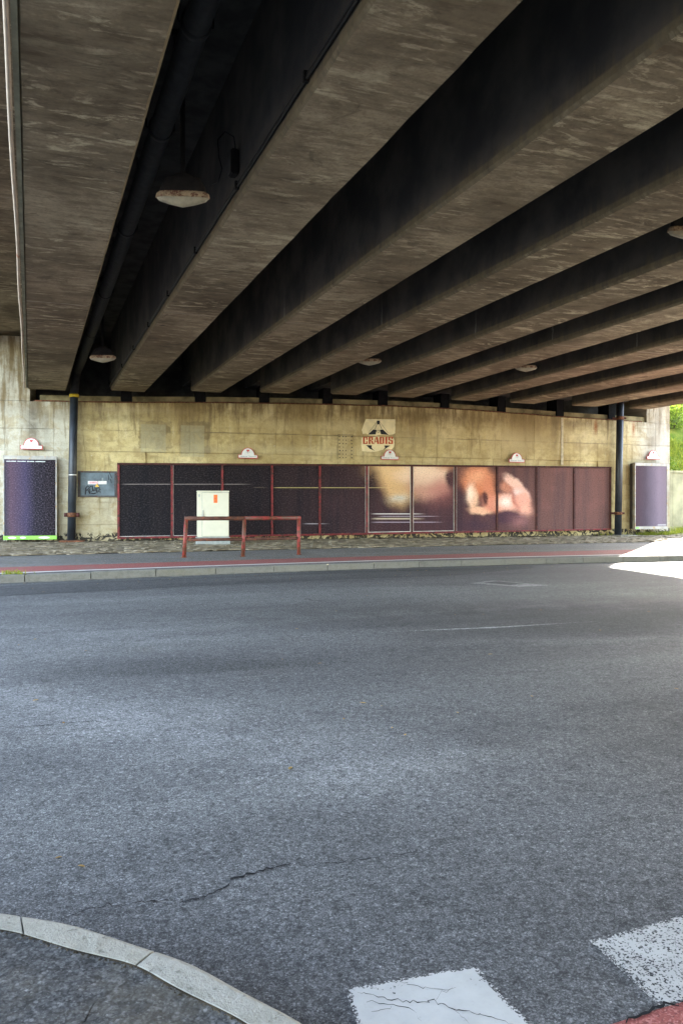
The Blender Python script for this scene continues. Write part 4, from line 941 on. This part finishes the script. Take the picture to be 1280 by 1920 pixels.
for (px, py, where) in PL:
    u, h = uh(px, py); lab = 'small white arched plate with red rim ' + where; loc = wp(u, h, 0.105)
    if pl0 is None: pl0 = make_plate(loc, wrot(u), lab)
    else: dup(pl0, loc, wrot(u), lab)

# ------------------------------------------------------------------ the two single poster boards
def board(name, px0, px1, pyt, pyb, off, label, mat, strip_mat, style):
    u0, u1 = ux(px0), ux(px1); um = (u0 + u1) / 2; d = plan(um)[1]; W = u1 - u0; H = (pyb - pyt) * d / F
    t = thing('poster_board', label, 'poster board', wp(um, (HOR - pyb) * d / F, off), wrot(um))
    x0, x1 = -W / 2, W / 2; fr = 0.03
    bm = B(); box(bm, x0 + 0.004, x1 - 0.004, -0.02, 0.06 if style == 'L' else 0.2, 0.02, H - 0.02); obj('back_panel', bm, M['boardback'], t, local=True)
    bm = B(); uvl = bm.loops.layers.uv.verify(); P = [(x0 + fr, 0.10), (x1 - fr, 0.10), (x1 - fr, H - 0.10), (x0 + fr, H - 0.10)]
    hexa(bm, [Vector((a, -0.035, b)) for a, b in P] + [Vector((a, -0.021, b)) for a, b in P], [(0, 0), (1, 0), (1, 1.5), (0, 1.5)] * 2); po = obj('poster', bm, mat, t, local=True)
    bm = B(); box(bm, x0, x1, -0.05, 0.075, H - 0.10, H); obj('top_rail', bm, M['boardframe'], t, local=True)
    bm = B(); box(bm, x0, x1, -0.05, 0.075, 0.0, 0.10); br = obj('bottom_rail', bm, strip_mat, t, local=True)
    for a, b in ((x0, x0 + fr - 0.002), (x1 - fr + 0.002, x1)):
        bm = B(); box(bm, a, b, -0.045, 0.07, 0.1005, H - 0.1005); obj('side_rail', bm, M['boardframe'], t, local=True)
    for a in (x0 + 0.25, x1 - 0.25):
        bm = B(); box(bm, a - 0.025, a + 0.025, 0.076 if style == 'L' else 0.201, off, 0.2, H - 0.2); obj('wall_rail', bm, M['bracket'], t, local=True)
    if style == 'L':
        bm = B(); rn = random.Random(8); x = x0 + 0.08
        for wlen in (0.25, 0.20, 0.17, 0.24):                    # unreadable caption line
            e = x + wlen
            while x < e: box(bm, x, x + 0.010, -0.038, -0.0352, H - 0.165, H - 0.145 + rn.choice((0, 0.004, 0.008))); x += 0.014
            x += 0.03
        obj('caption', bm, M['white'], po, local=True, kind='stuff')
        for a, w in ((-0.45, 0.20), (-0.18, 0.16), (0.36, 0.28)):
            bm = B(); pts = [(a + w * (0.5 * math.cos(q)) + random.uniform(-.01, .01), 0.05 + 0.026 * math.sin(q)) for q in [k * math.pi / 6 for k in range(12)]]
            prism(bm, pts, 'y', -0.0525, -0.0502); obj('pale_mark', bm, M['white'], br, local=True)
    else:
        bm = B(); box(bm, x0 + 0.03, x0 + 0.17, -0.0525, -0.0502, 0.025, 0.075); obj('green_mark', bm, M['green'], br, local=True)
        bm = B()
        for z in (0.13, 0.155): box(bm, x1 - 0.42, x1 - 0.05, -0.038, -0.0352, z, z + 0.008)
        obj('caption', bm, M['white'], po, local=True, kind='stuff')
    return t
board('poster_board', 8.5, 108, 855.5, 1011, 0.20, 'wide dark purple poster board with a bright green bottom strip', M['posterL'], M['green'], 'L')
board('poster_board', 1178, 1238.5, 869, 992, 0.26, 'narrow lilac poster board with pale rails at the right end of the wall', M['posterR'], M['boardframe'], 'R')

# ------------------------------------------------------------------ hatch with stickers and graffiti
u0, h1 = uh(146, 883); u1, h0 = uh(219, 932); um = (u0 + u1) / 2
t = thing('wall_hatch', 'grey steel wall hatch with black graffiti and stickers beside the left pipe', 'hatch', wp(um, h0, 0.0))
bm = B()
for (a, b, c, d_) in ((u0, u1, h0, h0 + 0.04), (u0, u1, h1 - 0.04, h1), (u0, u0 + 0.07, h0 + 0.041, h1 - 0.041), (u1 - 0.06, u1, h0 + 0.041, h1 - 0.041)): wbox(bm, a, b, c, d_, 0.004, 0.06)
obj('frame', bm, M['hatchframe'], t)
bm = B(); wbox(bm, u0 + 0.072, u1 - 0.062, h0 + 0.042, h1 - 0.042, 0.004, 0.035); dr = obj('door', bm, M['hatch'], t)
def wrect(px0, py0, px1, py1, o, nm, mt, par):
    a, b = uh(px0, py1); c, d_ = uh(px1, py0); bm = B(); wbox(bm, a, c, b, d_, o - 0.003, o); return obj(nm, bm, mt, par)
wrect(165, 902, 183, 908, 0.0395, 'sticker', M['white'], t); wrect(168, 903, 184, 907, 0.043, 'sticker', M['pink'], t); wrect(184.3, 902, 200, 908, 0.0395, 'sticker', M['paper'], t); wrect(191, 896, 194, 902, 0.0395, 'sticker', M['greyink'], t)
bm = B(); wpoly(bm, [uh(178, 913), uh(186, 913), uh(182, 906.5)], 0.0445, 0.047); obj('sticker', bm, M['amber'], t)
bm = B()
for q in ([(160, 927), (161, 915), (164, 911), (168, 914), (165, 918), (161, 920)], [(165, 919), (169, 926)], [(169, 913), (173, 911), (174, 920), (169, 923), (168, 917)], [(175, 921), (178, 914), (181, 922), (177, 919)], [(182, 924), (180, 916), (186, 914), (188, 918), (183, 921), (189, 923)], [(171, 925), (176, 926), (180, 924)]):
    tube(bm, [wp(*uh(*w), 0.040) for w in q], 0.016, 5)
obj('graffiti', bm, M['ink'], t)
bm = B()
for q in ([(205, 886), (210, 897)], [(203, 890), (204, 900)], [(207, 898), (209, 906)]): tube(bm, [wp(*uh(*w), 0.036) for w in q], 0.010, 5)
obj('drip', bm, M['ink'], t)

# ------------------------------------------------------------------ pasted emblem with lettering
def U(q): return uh(*q)
t = thing('painted_sign', 'flaking cream sign reading CRADIS in red under a black winged emblem', 'sign', wp(*uh(709, 846), 0.0))
def ragged(pix, amp, seed, step=3.0):
    rn = random.Random(seed); out = []
    for i in range(len(pix)):
        a, b = pix[i], pix[(i + 1) % len(pix)]; n = max(1, int(math.hypot(b[0] - a[0], b[1] - a[1]) / step))
        for k in range(n): out.append((a[0] + (b[0] - a[0]) * k / n + rn.uniform(-amp, amp), a[1] + (b[1] - a[1]) * k / n + rn.uniform(-amp, amp)))
    return [U(q) for q in out]
bm = B(); wpoly(bm, ragged([(685.5, 785.7), (740.5, 786.3), (740.3, 812), (736, 814.5), (725, 816), (716, 815), (705, 817), (690, 816), (686, 812.5), (680, 814), (677.3, 806)], 0.3, 1), 0.003, 0.007)
wpoly(bm, ragged([(677, 820.5), (690, 819.5), (706, 818.5), (722, 820), (737, 821), (739, 826), (738, 838), (733, 843), (722, 842), (706, 846.5), (695, 847), (678, 846), (677, 834)], 0.4, 2), 0.003, 0.007); obj('ground_coat', bm, M['cream'], t)
bm = B(); wpoly(bm, [U(q) for q in ((706.3, 788.5), (711.2, 788.5), (711.5, 791), (710.5, 795.7), (707.3, 795.7), (705.8, 791))], 0.008, 0.011)
wpoly(bm, [U(q) for q in ((699.5, 805.2), (705.8, 806), (703.5, 814.5), (689, 814.8))], 0.008, 0.011); wpoly(bm, [U(q) for q in ((717.5, 805.2), (711.5, 806), (713.8, 814.0), (728, 815.5))], 0.008, 0.011)
wpoly(bm, [U(q) for q in ((686, 834.7), (696.8, 834.9), (695.8, 838.5), (698, 842), (702.5, 845.3), (693, 841.5))], 0.008, 0.011); wpoly(bm, [U(q) for q in ((720, 835.2), (731, 835.4), (722.5, 841.0), (717.5, 843.8), (721.5, 839.5))], 0.008, 0.011); obj('wing_shape', bm, M['ink'], t, kind='stuff')
bm = B()
for a, b in (((706.5, 794), (702.5, 805)), ((711, 794), (715.5, 805)), ((705.8, 791.5), (690.5, 811.5)), ((711.8, 791.5), (727, 811.5))): tube(bm, [wp(*U(a), 0.010), wp(*U(b), 0.010)], 0.007 if abs(b[0] - a[0]) < 8 else 0.004, 5)
for k in range(12):
    q0 = 2 * math.pi * k / 12; q1 = 2 * math.pi * (k + 1) / 12; tube(bm, [wp(*U((708.7 + 2.0 * math.cos(q0), 808.8 + 2.3 * math.sin(q0))), 0.010), wp(*U((708.7 + 2.0 * math.cos(q1), 808.8 + 2.3 * math.sin(q1))), 0.010)], 0.006, 5)
obj('emblem_line', bm, M['ink'], t)
# heavy condensed letters C R A D I S
yt, yb = 819.0, 832.4
def lrect(bm, x0, x1, y0, y1): wpoly(bm, [U((x0, y1)), U((x1, y1)), U((x1, y0)), U((x0, y0))], 0.0085, 0.0115)
def letter(ch, x0):
    bm = B(); yy = lambda f: yt + (yb - yt) * f
    if ch == 'C': lrect(bm, x0, x0 + 3.1, yt, yb); lrect(bm, x0 + 3.1, x0 + 5.8, yt, yy(.12)); lrect(bm, x0 + 3.1, x0 + 5.8, yy(.88), yb); lrect(bm, x0 + 5.8, x0 + 8.2, yt, yy(.42)); lrect(bm, x0 + 5.8, x0 + 8.2, yy(.62), yb)
    if ch == 'R': lrect(bm, x0, x0 + 3.3, yt, yb); lrect(bm, x0 + 3.3, x0 + 5.2, yt, yy(.12)); lrect(bm, x0 + 3.3, x0 + 5.2, yy(.46), yy(.58)); lrect(bm, x0 + 5.2, x0 + 8, yt, yy(.46)); wpoly(bm, [U((x0 + 4.6, yy(.58))), U((x0 + 7.3, yy(.55))), U((x0 + 9.3, yb)), U((x0 + 6.2, yb))], 0.0085, 0.0115)
    if ch == 'A': wpoly(bm, [U((x0 + 4.2, yt)), U((x0 + 7, yt)), U((x0 + 9.8, yb)), U((x0 + 6.4, yb))], 0.0085, 0.0115); wpoly(bm, [U((x0 + 3.4, yt)), U((x0 + 4.3, yy(.2))), U((x0 + 1.2, yb)), U((x0, yb))], 0.0085, 0.0115); lrect(bm, x0 + 2.2, x0 + 6.3, yy(.64), yy(.74))
    if ch == 'D': lrect(bm, x0, x0 + 3.1, yt, yb); lrect(bm, x0 + 3.1, x0 + 5.4, yt, yy(.12)); lrect(bm, x0 + 3.1, x0 + 5.4, yy(.88), yb); lrect(bm, x0 + 5.4, x0 + 8.4, yy(.05), yy(.95))
    if ch == 'I': lrect(bm, x0, x0 + 3.4, yt, yb)
    if ch == 'S': lrect(bm, x0, x0 + 3.0, yt, yy(.5)); lrect(bm, x0 + 3.0, x0 + 5.8, yt, yy(.12)); lrect(bm, x0 + 5.8, x0 + 8.4, yt, yy(.32)); lrect(bm, x0 + 3.0, x0 + 5.4, yy(.42), yy(.56)); lrect(bm, x0 + 5.4, x0 + 8.4, yy(.47), yb); lrect(bm, x0 + 2.8, x0 + 5.4, yy(.88), yb); lrect(bm, x0, x0 + 2.8, yy(.66), yb)
    obj('letter', bm, M['logored'], t)
for ch, x0 in (('C', 680.2), ('R', 690.6), ('A', 700.4), ('D', 711.2), ('I', 722), ('S', 727.6)): letter(ch, x0)

# dotted steel plate
u0, h1 = uh(633, 815); u1, h0 = uh(662, 862)
t = thing('dotted_plate', 'small concrete coloured plate with a grid of dark holes left of the red lettering sign', 'plate', wp((u0 + u1) / 2, h0, 0.0))
bm = B(); wbox(bm, u0, u1, h0, h1, 0.004, 0.016); pl = obj('plate', bm, M['wall'], t)
bm = B()
for (a, b, c, d_) in ((u0 - .010, u0 - .001, h0, h1), (u1 + .001, u1 + .010, h0, h1), (u0, u1, h1 + .001, h1 + .010)): wbox(bm, a, b, c, d_, 0.003, 0.008)
obj('shadow_joint', bm, M['ink'], t)
for r_ in range(7):
    for fx in (0.11, 0.33, 0.52, 0.89):
        if fx == 0.52 and r_ == 3: continue
        c = (u0 + (u1 - u0) * (fx + random.uniform(-.02, .02)), h1 - (h1 - h0) * (0.07 + r_ * 0.142)); rr = 0.020 if fx in (0.11, 0.89) else 0.016
        bm = B(); wpoly(bm, [(c[0] + rr * math.cos(k * math.pi / 4), c[1] + rr * math.sin(k * math.pi / 4)) for k in range(8)], 0.0165, 0.019); obj('hole', bm, M['ink'], t)

# ------------------------------------------------------------------ street cabinet and railing
cd = 21.3; cX = (399 - 640) * cd / F; ch = -0.925; ang_c = R(12) - YAW
t = thing('street_cabinet', 'cream street cabinet with an orange sticker on a grey plinth behind the red railing', 'cabinet', c2w(cX, cd, ch), ang_c)
W2 = 0.40
bm = B(); box(bm, -0.49, 0.49, -0.30, 0.38, -0.04, 0.03); obj('slab', bm, M['slab'], t, local=True)
bm = B(); box(bm, -W2 - 0.03, W2 + 0.03, -0.22, 0.28, 0.031, 0.215); bmesh.ops.bevel(bm, geom=bm.edges[:], offset=0.01, segments=1, affect='EDGES'); obj('plinth', bm, M['cabgrey'], t, local=True)
bm = B(); box(bm, -W2, W2, -0.18, 0.24, 0.216, 1.37); bmesh.ops.bevel(bm, geom=bm.edges[:], offset=0.012, segments=2, affect='EDGES'); obj('body', bm, M['cab'], t, local=True)
bm = B(); box(bm, -W2 - 0.012, W2 + 0.012, -0.205, 0.25, 1.372, 1.402); bmesh.ops.bevel(bm, geom=bm.edges[:], offset=0.008, segments=2, affect='EDGES'); obj('lid', bm, M['cab'], t, local=True)
bm = B(); box(bm, -W2 + 0.125, W2 - 0.012, -0.192, -0.1805, 0.235, 1.355); bmesh.ops.bevel(bm, geom=bm.edges[:], offset=0.004, segments=1, affect='EDGES'); dr = obj('door', bm, M['cab'], t, local=True)
bm = B(); box(bm, -W2 + 0.135, -W2 + 0.155, -0.215, -0.193, 0.72, 0.90); obj('handle', bm, M['cabgrey'], dr, local=True)
bm = B()
for (a_, b_, c_, d_) in ((-W2 + 0.116, -W2 + 0.123, 0.235, 1.355), (-W2 + 0.125, W2 - 0.012, 0.2255, 0.2335), (-W2 + 0.125, W2 - 0.012, 1.357, 1.364)): box(bm, a_, b_, -0.1835, -0.1803, c_, d_)
obj('seam', bm, M['greyink'], t, local=True, kind='stuff')
bm = B(); box(bm, -W2 + 0.03, -W2 + 0.06, -0.1845, -0.1805, 1.24, 1.31); obj('lock', bm, M['cabgrey'], t, local=True)
bm = B(); box(bm, 0.01, 0.105, -0.1955, -0.1925, 1.09, 1.30); obj('sticker', bm, M['orange'], dr, local=True)
bm = B(); box(bm, 0.03, 0.085, -0.1975, -0.196, 1.20, 1.215); box(bm, 0.03, 0.085, -0.1975, -0.196, 1.13, 1.14); obj('sticker_print', bm, M['signred'], dr, local=True)

PX = [(344.5, 1047), (455, 1045), (560, 1041.5)]
rp = [gpt(x, y, -0.988) for x, y in PX]
t = thing('railing', 'red rusty tube railing with three posts in front of the cream cabinet', 'railing', c2w(rp[1][0], rp[1][1], -0.988))
RT = -0.185
for i, (X, d) in enumerate(rp):
    lean = (0.05, 0.035, 0.0)[i]
    bm = B(); tube(bm, [c2w(X, d, -1.02), c2w(X + lean, d, RT - 0.02)], 0.040, 12); po = obj('post', bm, M['railred'], t, True)
    bm = B(); tube(bm, [c2w(X, d, -0.995), c2w(X, d, -0.965)], 0.062, 12); obj('ferrule', bm, M['rust'], po, True)
lean = (0.05, 0.035, 0.0)
tp = [c2w(rp[i][0] + lean[i], rp[i][1], RT) for i in range(3)]
for i in range(2):
    a, b = tp[i], tp[i + 1]
    e = (b - a).normalized()
    bm = B(); tube(bm, [a - e * (0.035 if i == 0 else -0.003), b + e * (0.035 if i == 1 else -0.003)], 0.041, 12); obj('top_rail', bm, M['railbrown'] if i == 0 else M['railred'], t, True)
    lo = Vector((0, 0, -0.43)); bm = B(); tube(bm, [a + lo + e * 0.03, b + lo - e * 0.03], 0.031, 10); obj('lower_rail', bm, M['railbrown'], t, True)

# ------------------------------------------------------------------ lamps between the beams
def oct_ring(bm, a, b, z, n=16):
    return [bm.verts.new((a * math.copysign(abs(math.cos(q)) ** 0.7, math.cos(q)), b * math.copysign(abs(math.sin(q)) ** 0.7, math.sin(q)), z)) for q in [2 * math.pi * k / n for k in range(n)]]
def lathe(bm, rings):
    R_ = [oct_ring(bm, *r) for r in rings]
    for i in range(len(R_) - 1):
        for k in range(16): bm.faces.new((R_[i][k], R_[i][(k + 1) % 16], R_[i + 1][(k + 1) % 16], R_[i + 1][k]))
    bm.faces.new(R_[0]); bm.faces.new(R_[-1][::-1])
def make_lamp(loc, rz, label):
    t = thing('underpass_lamp', label, 'lamp', loc, rz, 'unlit lamps hanging between the bridge beams')
    bm = B(); lathe(bm, [(0.262, 0.050, 0.0), (0.235, 0.045, -0.030), (0.13, 0.035, -0.062), (0.015, 0.015, -0.088)]); obj('diffuser', bm, M['diff'], t, local=True)
    bm = B(); lathe(bm, [(0.235, 0.050, 0.062), (0.262, 0.056, 0.045), (0.272, 0.058, 0.001)]); obj('rim', bm, M['lamprim'], t, local=True)
    bm = B(); lathe(bm, [(0.06, 0.04, 0.24), (0.17, 0.045, 0.20), (0.225, 0.048, 0.11), (0.232, 0.049, 0.063)]); obj('housing', bm, M['lampbody'], t, local=True)
    bm = B(); box(bm, -0.022, 0.022, -0.022, 0.022, 0.241, zs - loc[2] - 0.06); obj('rod', bm, M['lampbody'], t, local=True)
    bm = B(); box(bm, -0.10, 0.10, -0.05, 0.05, zs - loc[2] - 0.059, zs - loc[2] - 0.001); obj('ceiling_plate', bm, M['lampbody'], t, local=True)
    return t
lz = [(1.43, 343, 372, 3.13, 'nearest and largest unlit lamp, with rusty rim', 1.0),
      (1.43, 193, 672, 3.13, 'unlit lamp in the leftmost gap near the wall, above the left pipe', 1.0),
      (None, 692, 678, 3.30, 'unlit lamp near the wall above the red lettering sign', 1.0), (None, 985, 690, 3.30, 'unlit lamp near the wall, farthest right of the row', 1.0), (None, 1291, 436, 3.30, 'unlit lamp cut off by the right edge of the picture', 1.0)]
lp0 = None
for (s_, px, py, h, lab, _) in lz:
    d = h * F / (HOR - py); P = c2w((px - 640) * d / F, d, h)
    if lp0 is None: lp0 = make_lamp(P, -YAW * 0.8, lab); zref = P.z
    else:
        o = dup(lp0, P, -YAW * 0.8, lab)
        for c in o.children:
            if c.name.split('.')[0] in ('rod', 'ceiling_plate') and abs(P.z - zref) > 0.01:
                dz = P.z - zref
                if c.name.startswith('ceiling_plate'): c.location.z -= dz
                else:
                    L_old = zs - zref - 0.06 - 0.241; L_new = L_old - dz; f = L_new / L_old; c.scale.z = f; c.location.z = 0.241 * (1 - f)

# ------------------------------------------------------------------ beyond the right end: retaining wall, bank, plants
ret = thing('retaining_wall', 'low concrete retaining wall below the grass bank past the abutment', 'wall', c2w(14, 33.3, -0.9))
def rpt(k, h, off=0.0): return c2w(10.2 + k, 31.6 + 0.42 * k + off, h)
for i in range(8):
    bm = B(); a, b = i * 3.0 + 0.006, (i + 1) * 3.0 - 0.006
    hexa(bm, [rpt(a, -1.2), rpt(b, -1.2), rpt(b, -1.2, 0.35), rpt(a, -1.2, 0.35), rpt(a, 1.46), rpt(b, 1.46), rpt(b, 1.46, 0.35), rpt(a, 1.46, 0.35)]); obj('wall_section', bm, M['retain'], ret)
for i in range(8):
    bm = B(); a, b = i * 3.0 + 0.006, (i + 1) * 3.0 - 0.006
    hexa(bm, [rpt(a, 1.463, -0.05), rpt(b, 1.463, -0.05), rpt(b, 1.463, 0.4), rpt(a, 1.463, 0.4), rpt(a, 1.55, -0.05), rpt(b, 1.55, -0.05), rpt(b, 1.55, 0.4), rpt(a, 1.55, 0.4)]); obj('coping', bm, M['retain'], ret)
bm = B(); rows = []
for i in range(41):
    k = -0.9 + i * 0.9; r = []
    for j in range(15):
        o = 0.36 + j * 0.55 + (0 if j < 12 else (j - 11) * 6); h = 1.35 + min(j, 10) * 0.42 + (0.25 * mnoise.noise(Vector((k * 0.6, o * 0.6, 2))) if j else 0)
        r.append(bm.verts.new(rpt(k, h, o)))
    rows.append(r)
for i in range(40):
    for j in range(14): bm.faces.new((rows[i][j], rows[i + 1][j], rows[i + 1][j + 1], rows[i][j + 1]))
obj('grass_bank', bm, M['grass'], kind='structure', smooth=True, fix=False)
rnd = random.Random(21)
def blade(bm, p, L, w, lean, mat=None):
    a = rnd.uniform(0, 6.28); dx, dy = math.cos(a), math.sin(a); b = rnd.uniform(0, 6.28)
    q = p + Vector((math.cos(b) * lean * L * 0.4, math.sin(b) * lean * L * 0.4, L * 0.6)); r_ = p + Vector((math.cos(b) * lean * L, math.sin(b) * lean * L, L))
    v = [bm.verts.new(p + Vector((-dx * w, -dy * w, 0))), bm.verts.new(p + Vector((dx * w, dy * w, 0))), bm.verts.new(q + Vector((dx * w * .8, dy * w * .8, 0))), bm.verts.new(q - Vector((dx * w * .8, dy * w * .8, 0))), bm.verts.new(r_)]
    bm.faces.new(v[:4]); bm.faces.new((v[3], v[2], v[4]))
bm = B()
for i in range(16000):
    k = rnd.uniform(-0.6, 9); j = rnd.uniform(0, 10); o = 0.36 + j * 0.55; h = 1.33 + j * 0.42
    p = rpt(k, h, o)
    if mnoise.noise(p * 0.7) < -0.25: continue
    blade(bm, p, rnd.uniform(0.12, 0.42), rnd.uniform(0.008, 0.02), rnd.uniform(0.2, 0.9))
obj('long_grass', bm, M['blade'], kind='stuff', fix=False)
def bush(loc, rad, hgt, n, label, lsize=0.06):
    t = thing('bush', label, 'bush', loc)
    bm = B(); V = Vector(loc)
    for i in range(n):
        a = rnd.uniform(0, 6.28); z = rnd.random(); rr = rad * math.sqrt(rnd.random()) * (0.5 + 0.9 * math.sin(math.pi * min(0.95, z + 0.15))) * (0.75 + 0.5 * mnoise.noise(Vector((a * 1.5, z * 3, loc[0]))))
        c = V + Vector((rr * math.cos(a), rr * math.sin(a), z * hgt)); nrm = Vector((rnd.gauss(0, 1), rnd.gauss(0, 1), rnd.gauss(0.5, 1))).normalized()
        s1 = nrm.orthogonal().normalized(); s2 = nrm.cross(s1); L = lsize * rnd.uniform(0.6, 1.4)
        bm.faces.new([bm.verts.new(c + s1 * L), bm.verts.new(c + s2 * L * 0.45), bm.verts.new(c - s1 * L), bm.verts.new(c - s2 * L * 0.45)])
    obj('foliage', bm, M['leafbush'], t, fix=False)
    bm = B()
    for i in range(6):
        a = i * 1.05; tube(bm, [V, V + Vector((rad * .25 * math.cos(a), rad * .25 * math.sin(a), hgt * .5)), V + Vector((rad * .5 * math.cos(a), rad * .5 * math.sin(a), hgt * .85))], [0.02, 0.014, 0.006], 5)
    obj('stem', bm, M['dirt'], t)
bush(rpt(2.6, 1.5, 0.75), 0.75, 0.8, 1500, 'low green bush just above the retaining wall coping')
bush(rpt(2.2, 4.9, 5.0), 1.2, 1.5, 2200, 'darker green bush high on the grass bank under the beam ends')
bush(rpt(4.6, 3.6, 3.2), 1.0, 1.0, 1500, 'yellow green bush midway up the grass bank')
# weeds along the wall foot
bm = B()
def tuft(X, d, h, n, L):
    for i in range(n): blade(bm, c2w(X + rnd.gauss(0, 0.10), d + rnd.gauss(0, 0.06), h), L * rnd.uniform(0.5, 1.2), 0.008, rnd.uniform(0.2, 1.1))
for i in range(46):
    u = rnd.choice((rnd.uniform(ux(1120), 18.2), rnd.uniform(17, 18.6), rnd.uniform(17, 18.6))); P = plan(u); tuft(P[0] + 0.04, P[1] - 0.12, -0.905, 16, 0.16)
for i in range(50):
    k = rnd.uniform(-0.2, 6); X, d = 10.2 + k, 31.3 + 0.42 * k - abs(rnd.gauss(0, 0.5)); tuft(X, d, -0.91, 30, 0.26)
for i in range(5):
    X, d = gpt(28 + rnd.gauss(0, 5), 1077, -1.0); tuft(X, d, -1.0, 14, 0.07)
obj('weeds', bm, M['blade'], kind='stuff', fix=False)
# dark litter and soil along the wall foot
bm = B()
for i in range(1500):
    u = rnd.uniform(ux(0), ux(1150)); m = mnoise.noise(Vector((u * 1.3, 0.5, 4)))
    if m < -0.1 and rnd.random() < 0.7: continue
    r = rnd.uniform(0.012, 0.05) * (1.2 + m); p = wp(u, -0.90 + rnd.uniform(0, 0.03), 0.02 + abs(rnd.gauss(0, 0.10)))
    clod(bm, p, r, 1.5, 0.5)
obj('soil_litter', bm, M['dirt'], kind='stuff')
# fallen leaves: small ones scattered, two larger ones near the camera
def leaf_mesh(bm, p, L, rz, curl=0.3):
    ca_, sa_ = math.cos(rz), math.sin(rz); V = []
    for (x, y) in ((-1, 0), (-0.4, 0.36), (0.3, 0.38), (1, 0), (0.3, -0.38), (-0.4, -0.36)):
        z = curl * abs(y) * L + 0.15 * curl * x * x * L; V.append(bm.verts.new(p + Vector(((ca_ * x - sa_ * y) * L, (sa_ * x + ca_ * y) * L, z))))
    bm.faces.new((V[0], V[5], V[4], V[3])); bm.faces.new((V[0], V[3], V[2], V[1]))
bm = B()
for i in range(520):
    X = rnd.uniform(-7, 10); z = rnd.random()
    if z < 0.35: p = L2.p(X, 0.008, rnd.gauss(0, 0.15))
    elif z < 0.6: p = L2.p(X, 0.012, rnd.uniform(0, 2.8)); p.z = EYE - 0.96
    elif z < 0.85: d = L0.d(X) - 0.16 - abs(rnd.gauss(0, 0.9)); p = c2w(X, d, road_h(d, X) + 0.005)
    else: d = rnd.uniform(4, 12); p = c2w(X, d, road_h(d, X) + 0.005)
    leaf_mesh(bm, p, rnd.uniform(0.012, 0.030), rnd.uniform(0, 6.28))
obj('fallen_leaves', bm, M['dry'], kind='stuff', fix=False)
for (px, py, L, rz, lab) in ((109, 1618.5, 0.016, 0.3, 'small pale dry leaf on the road, the upper of two'), (152, 1634, 0.019, -0.7, 'orange brown dry leaf on the road, the lower of two')):
    X, d = gpt(px, py, -1.445); P = c2w(X, d, road_h(d, X) + 0.003); bm = B(); leaf_mesh(bm, P, L, rz, 0.5)
    tag(cent(obj('fallen_leaf', bm, M['dry'], fix=False), P), lab, 'leaf', 'dry leaves lying on the near road')
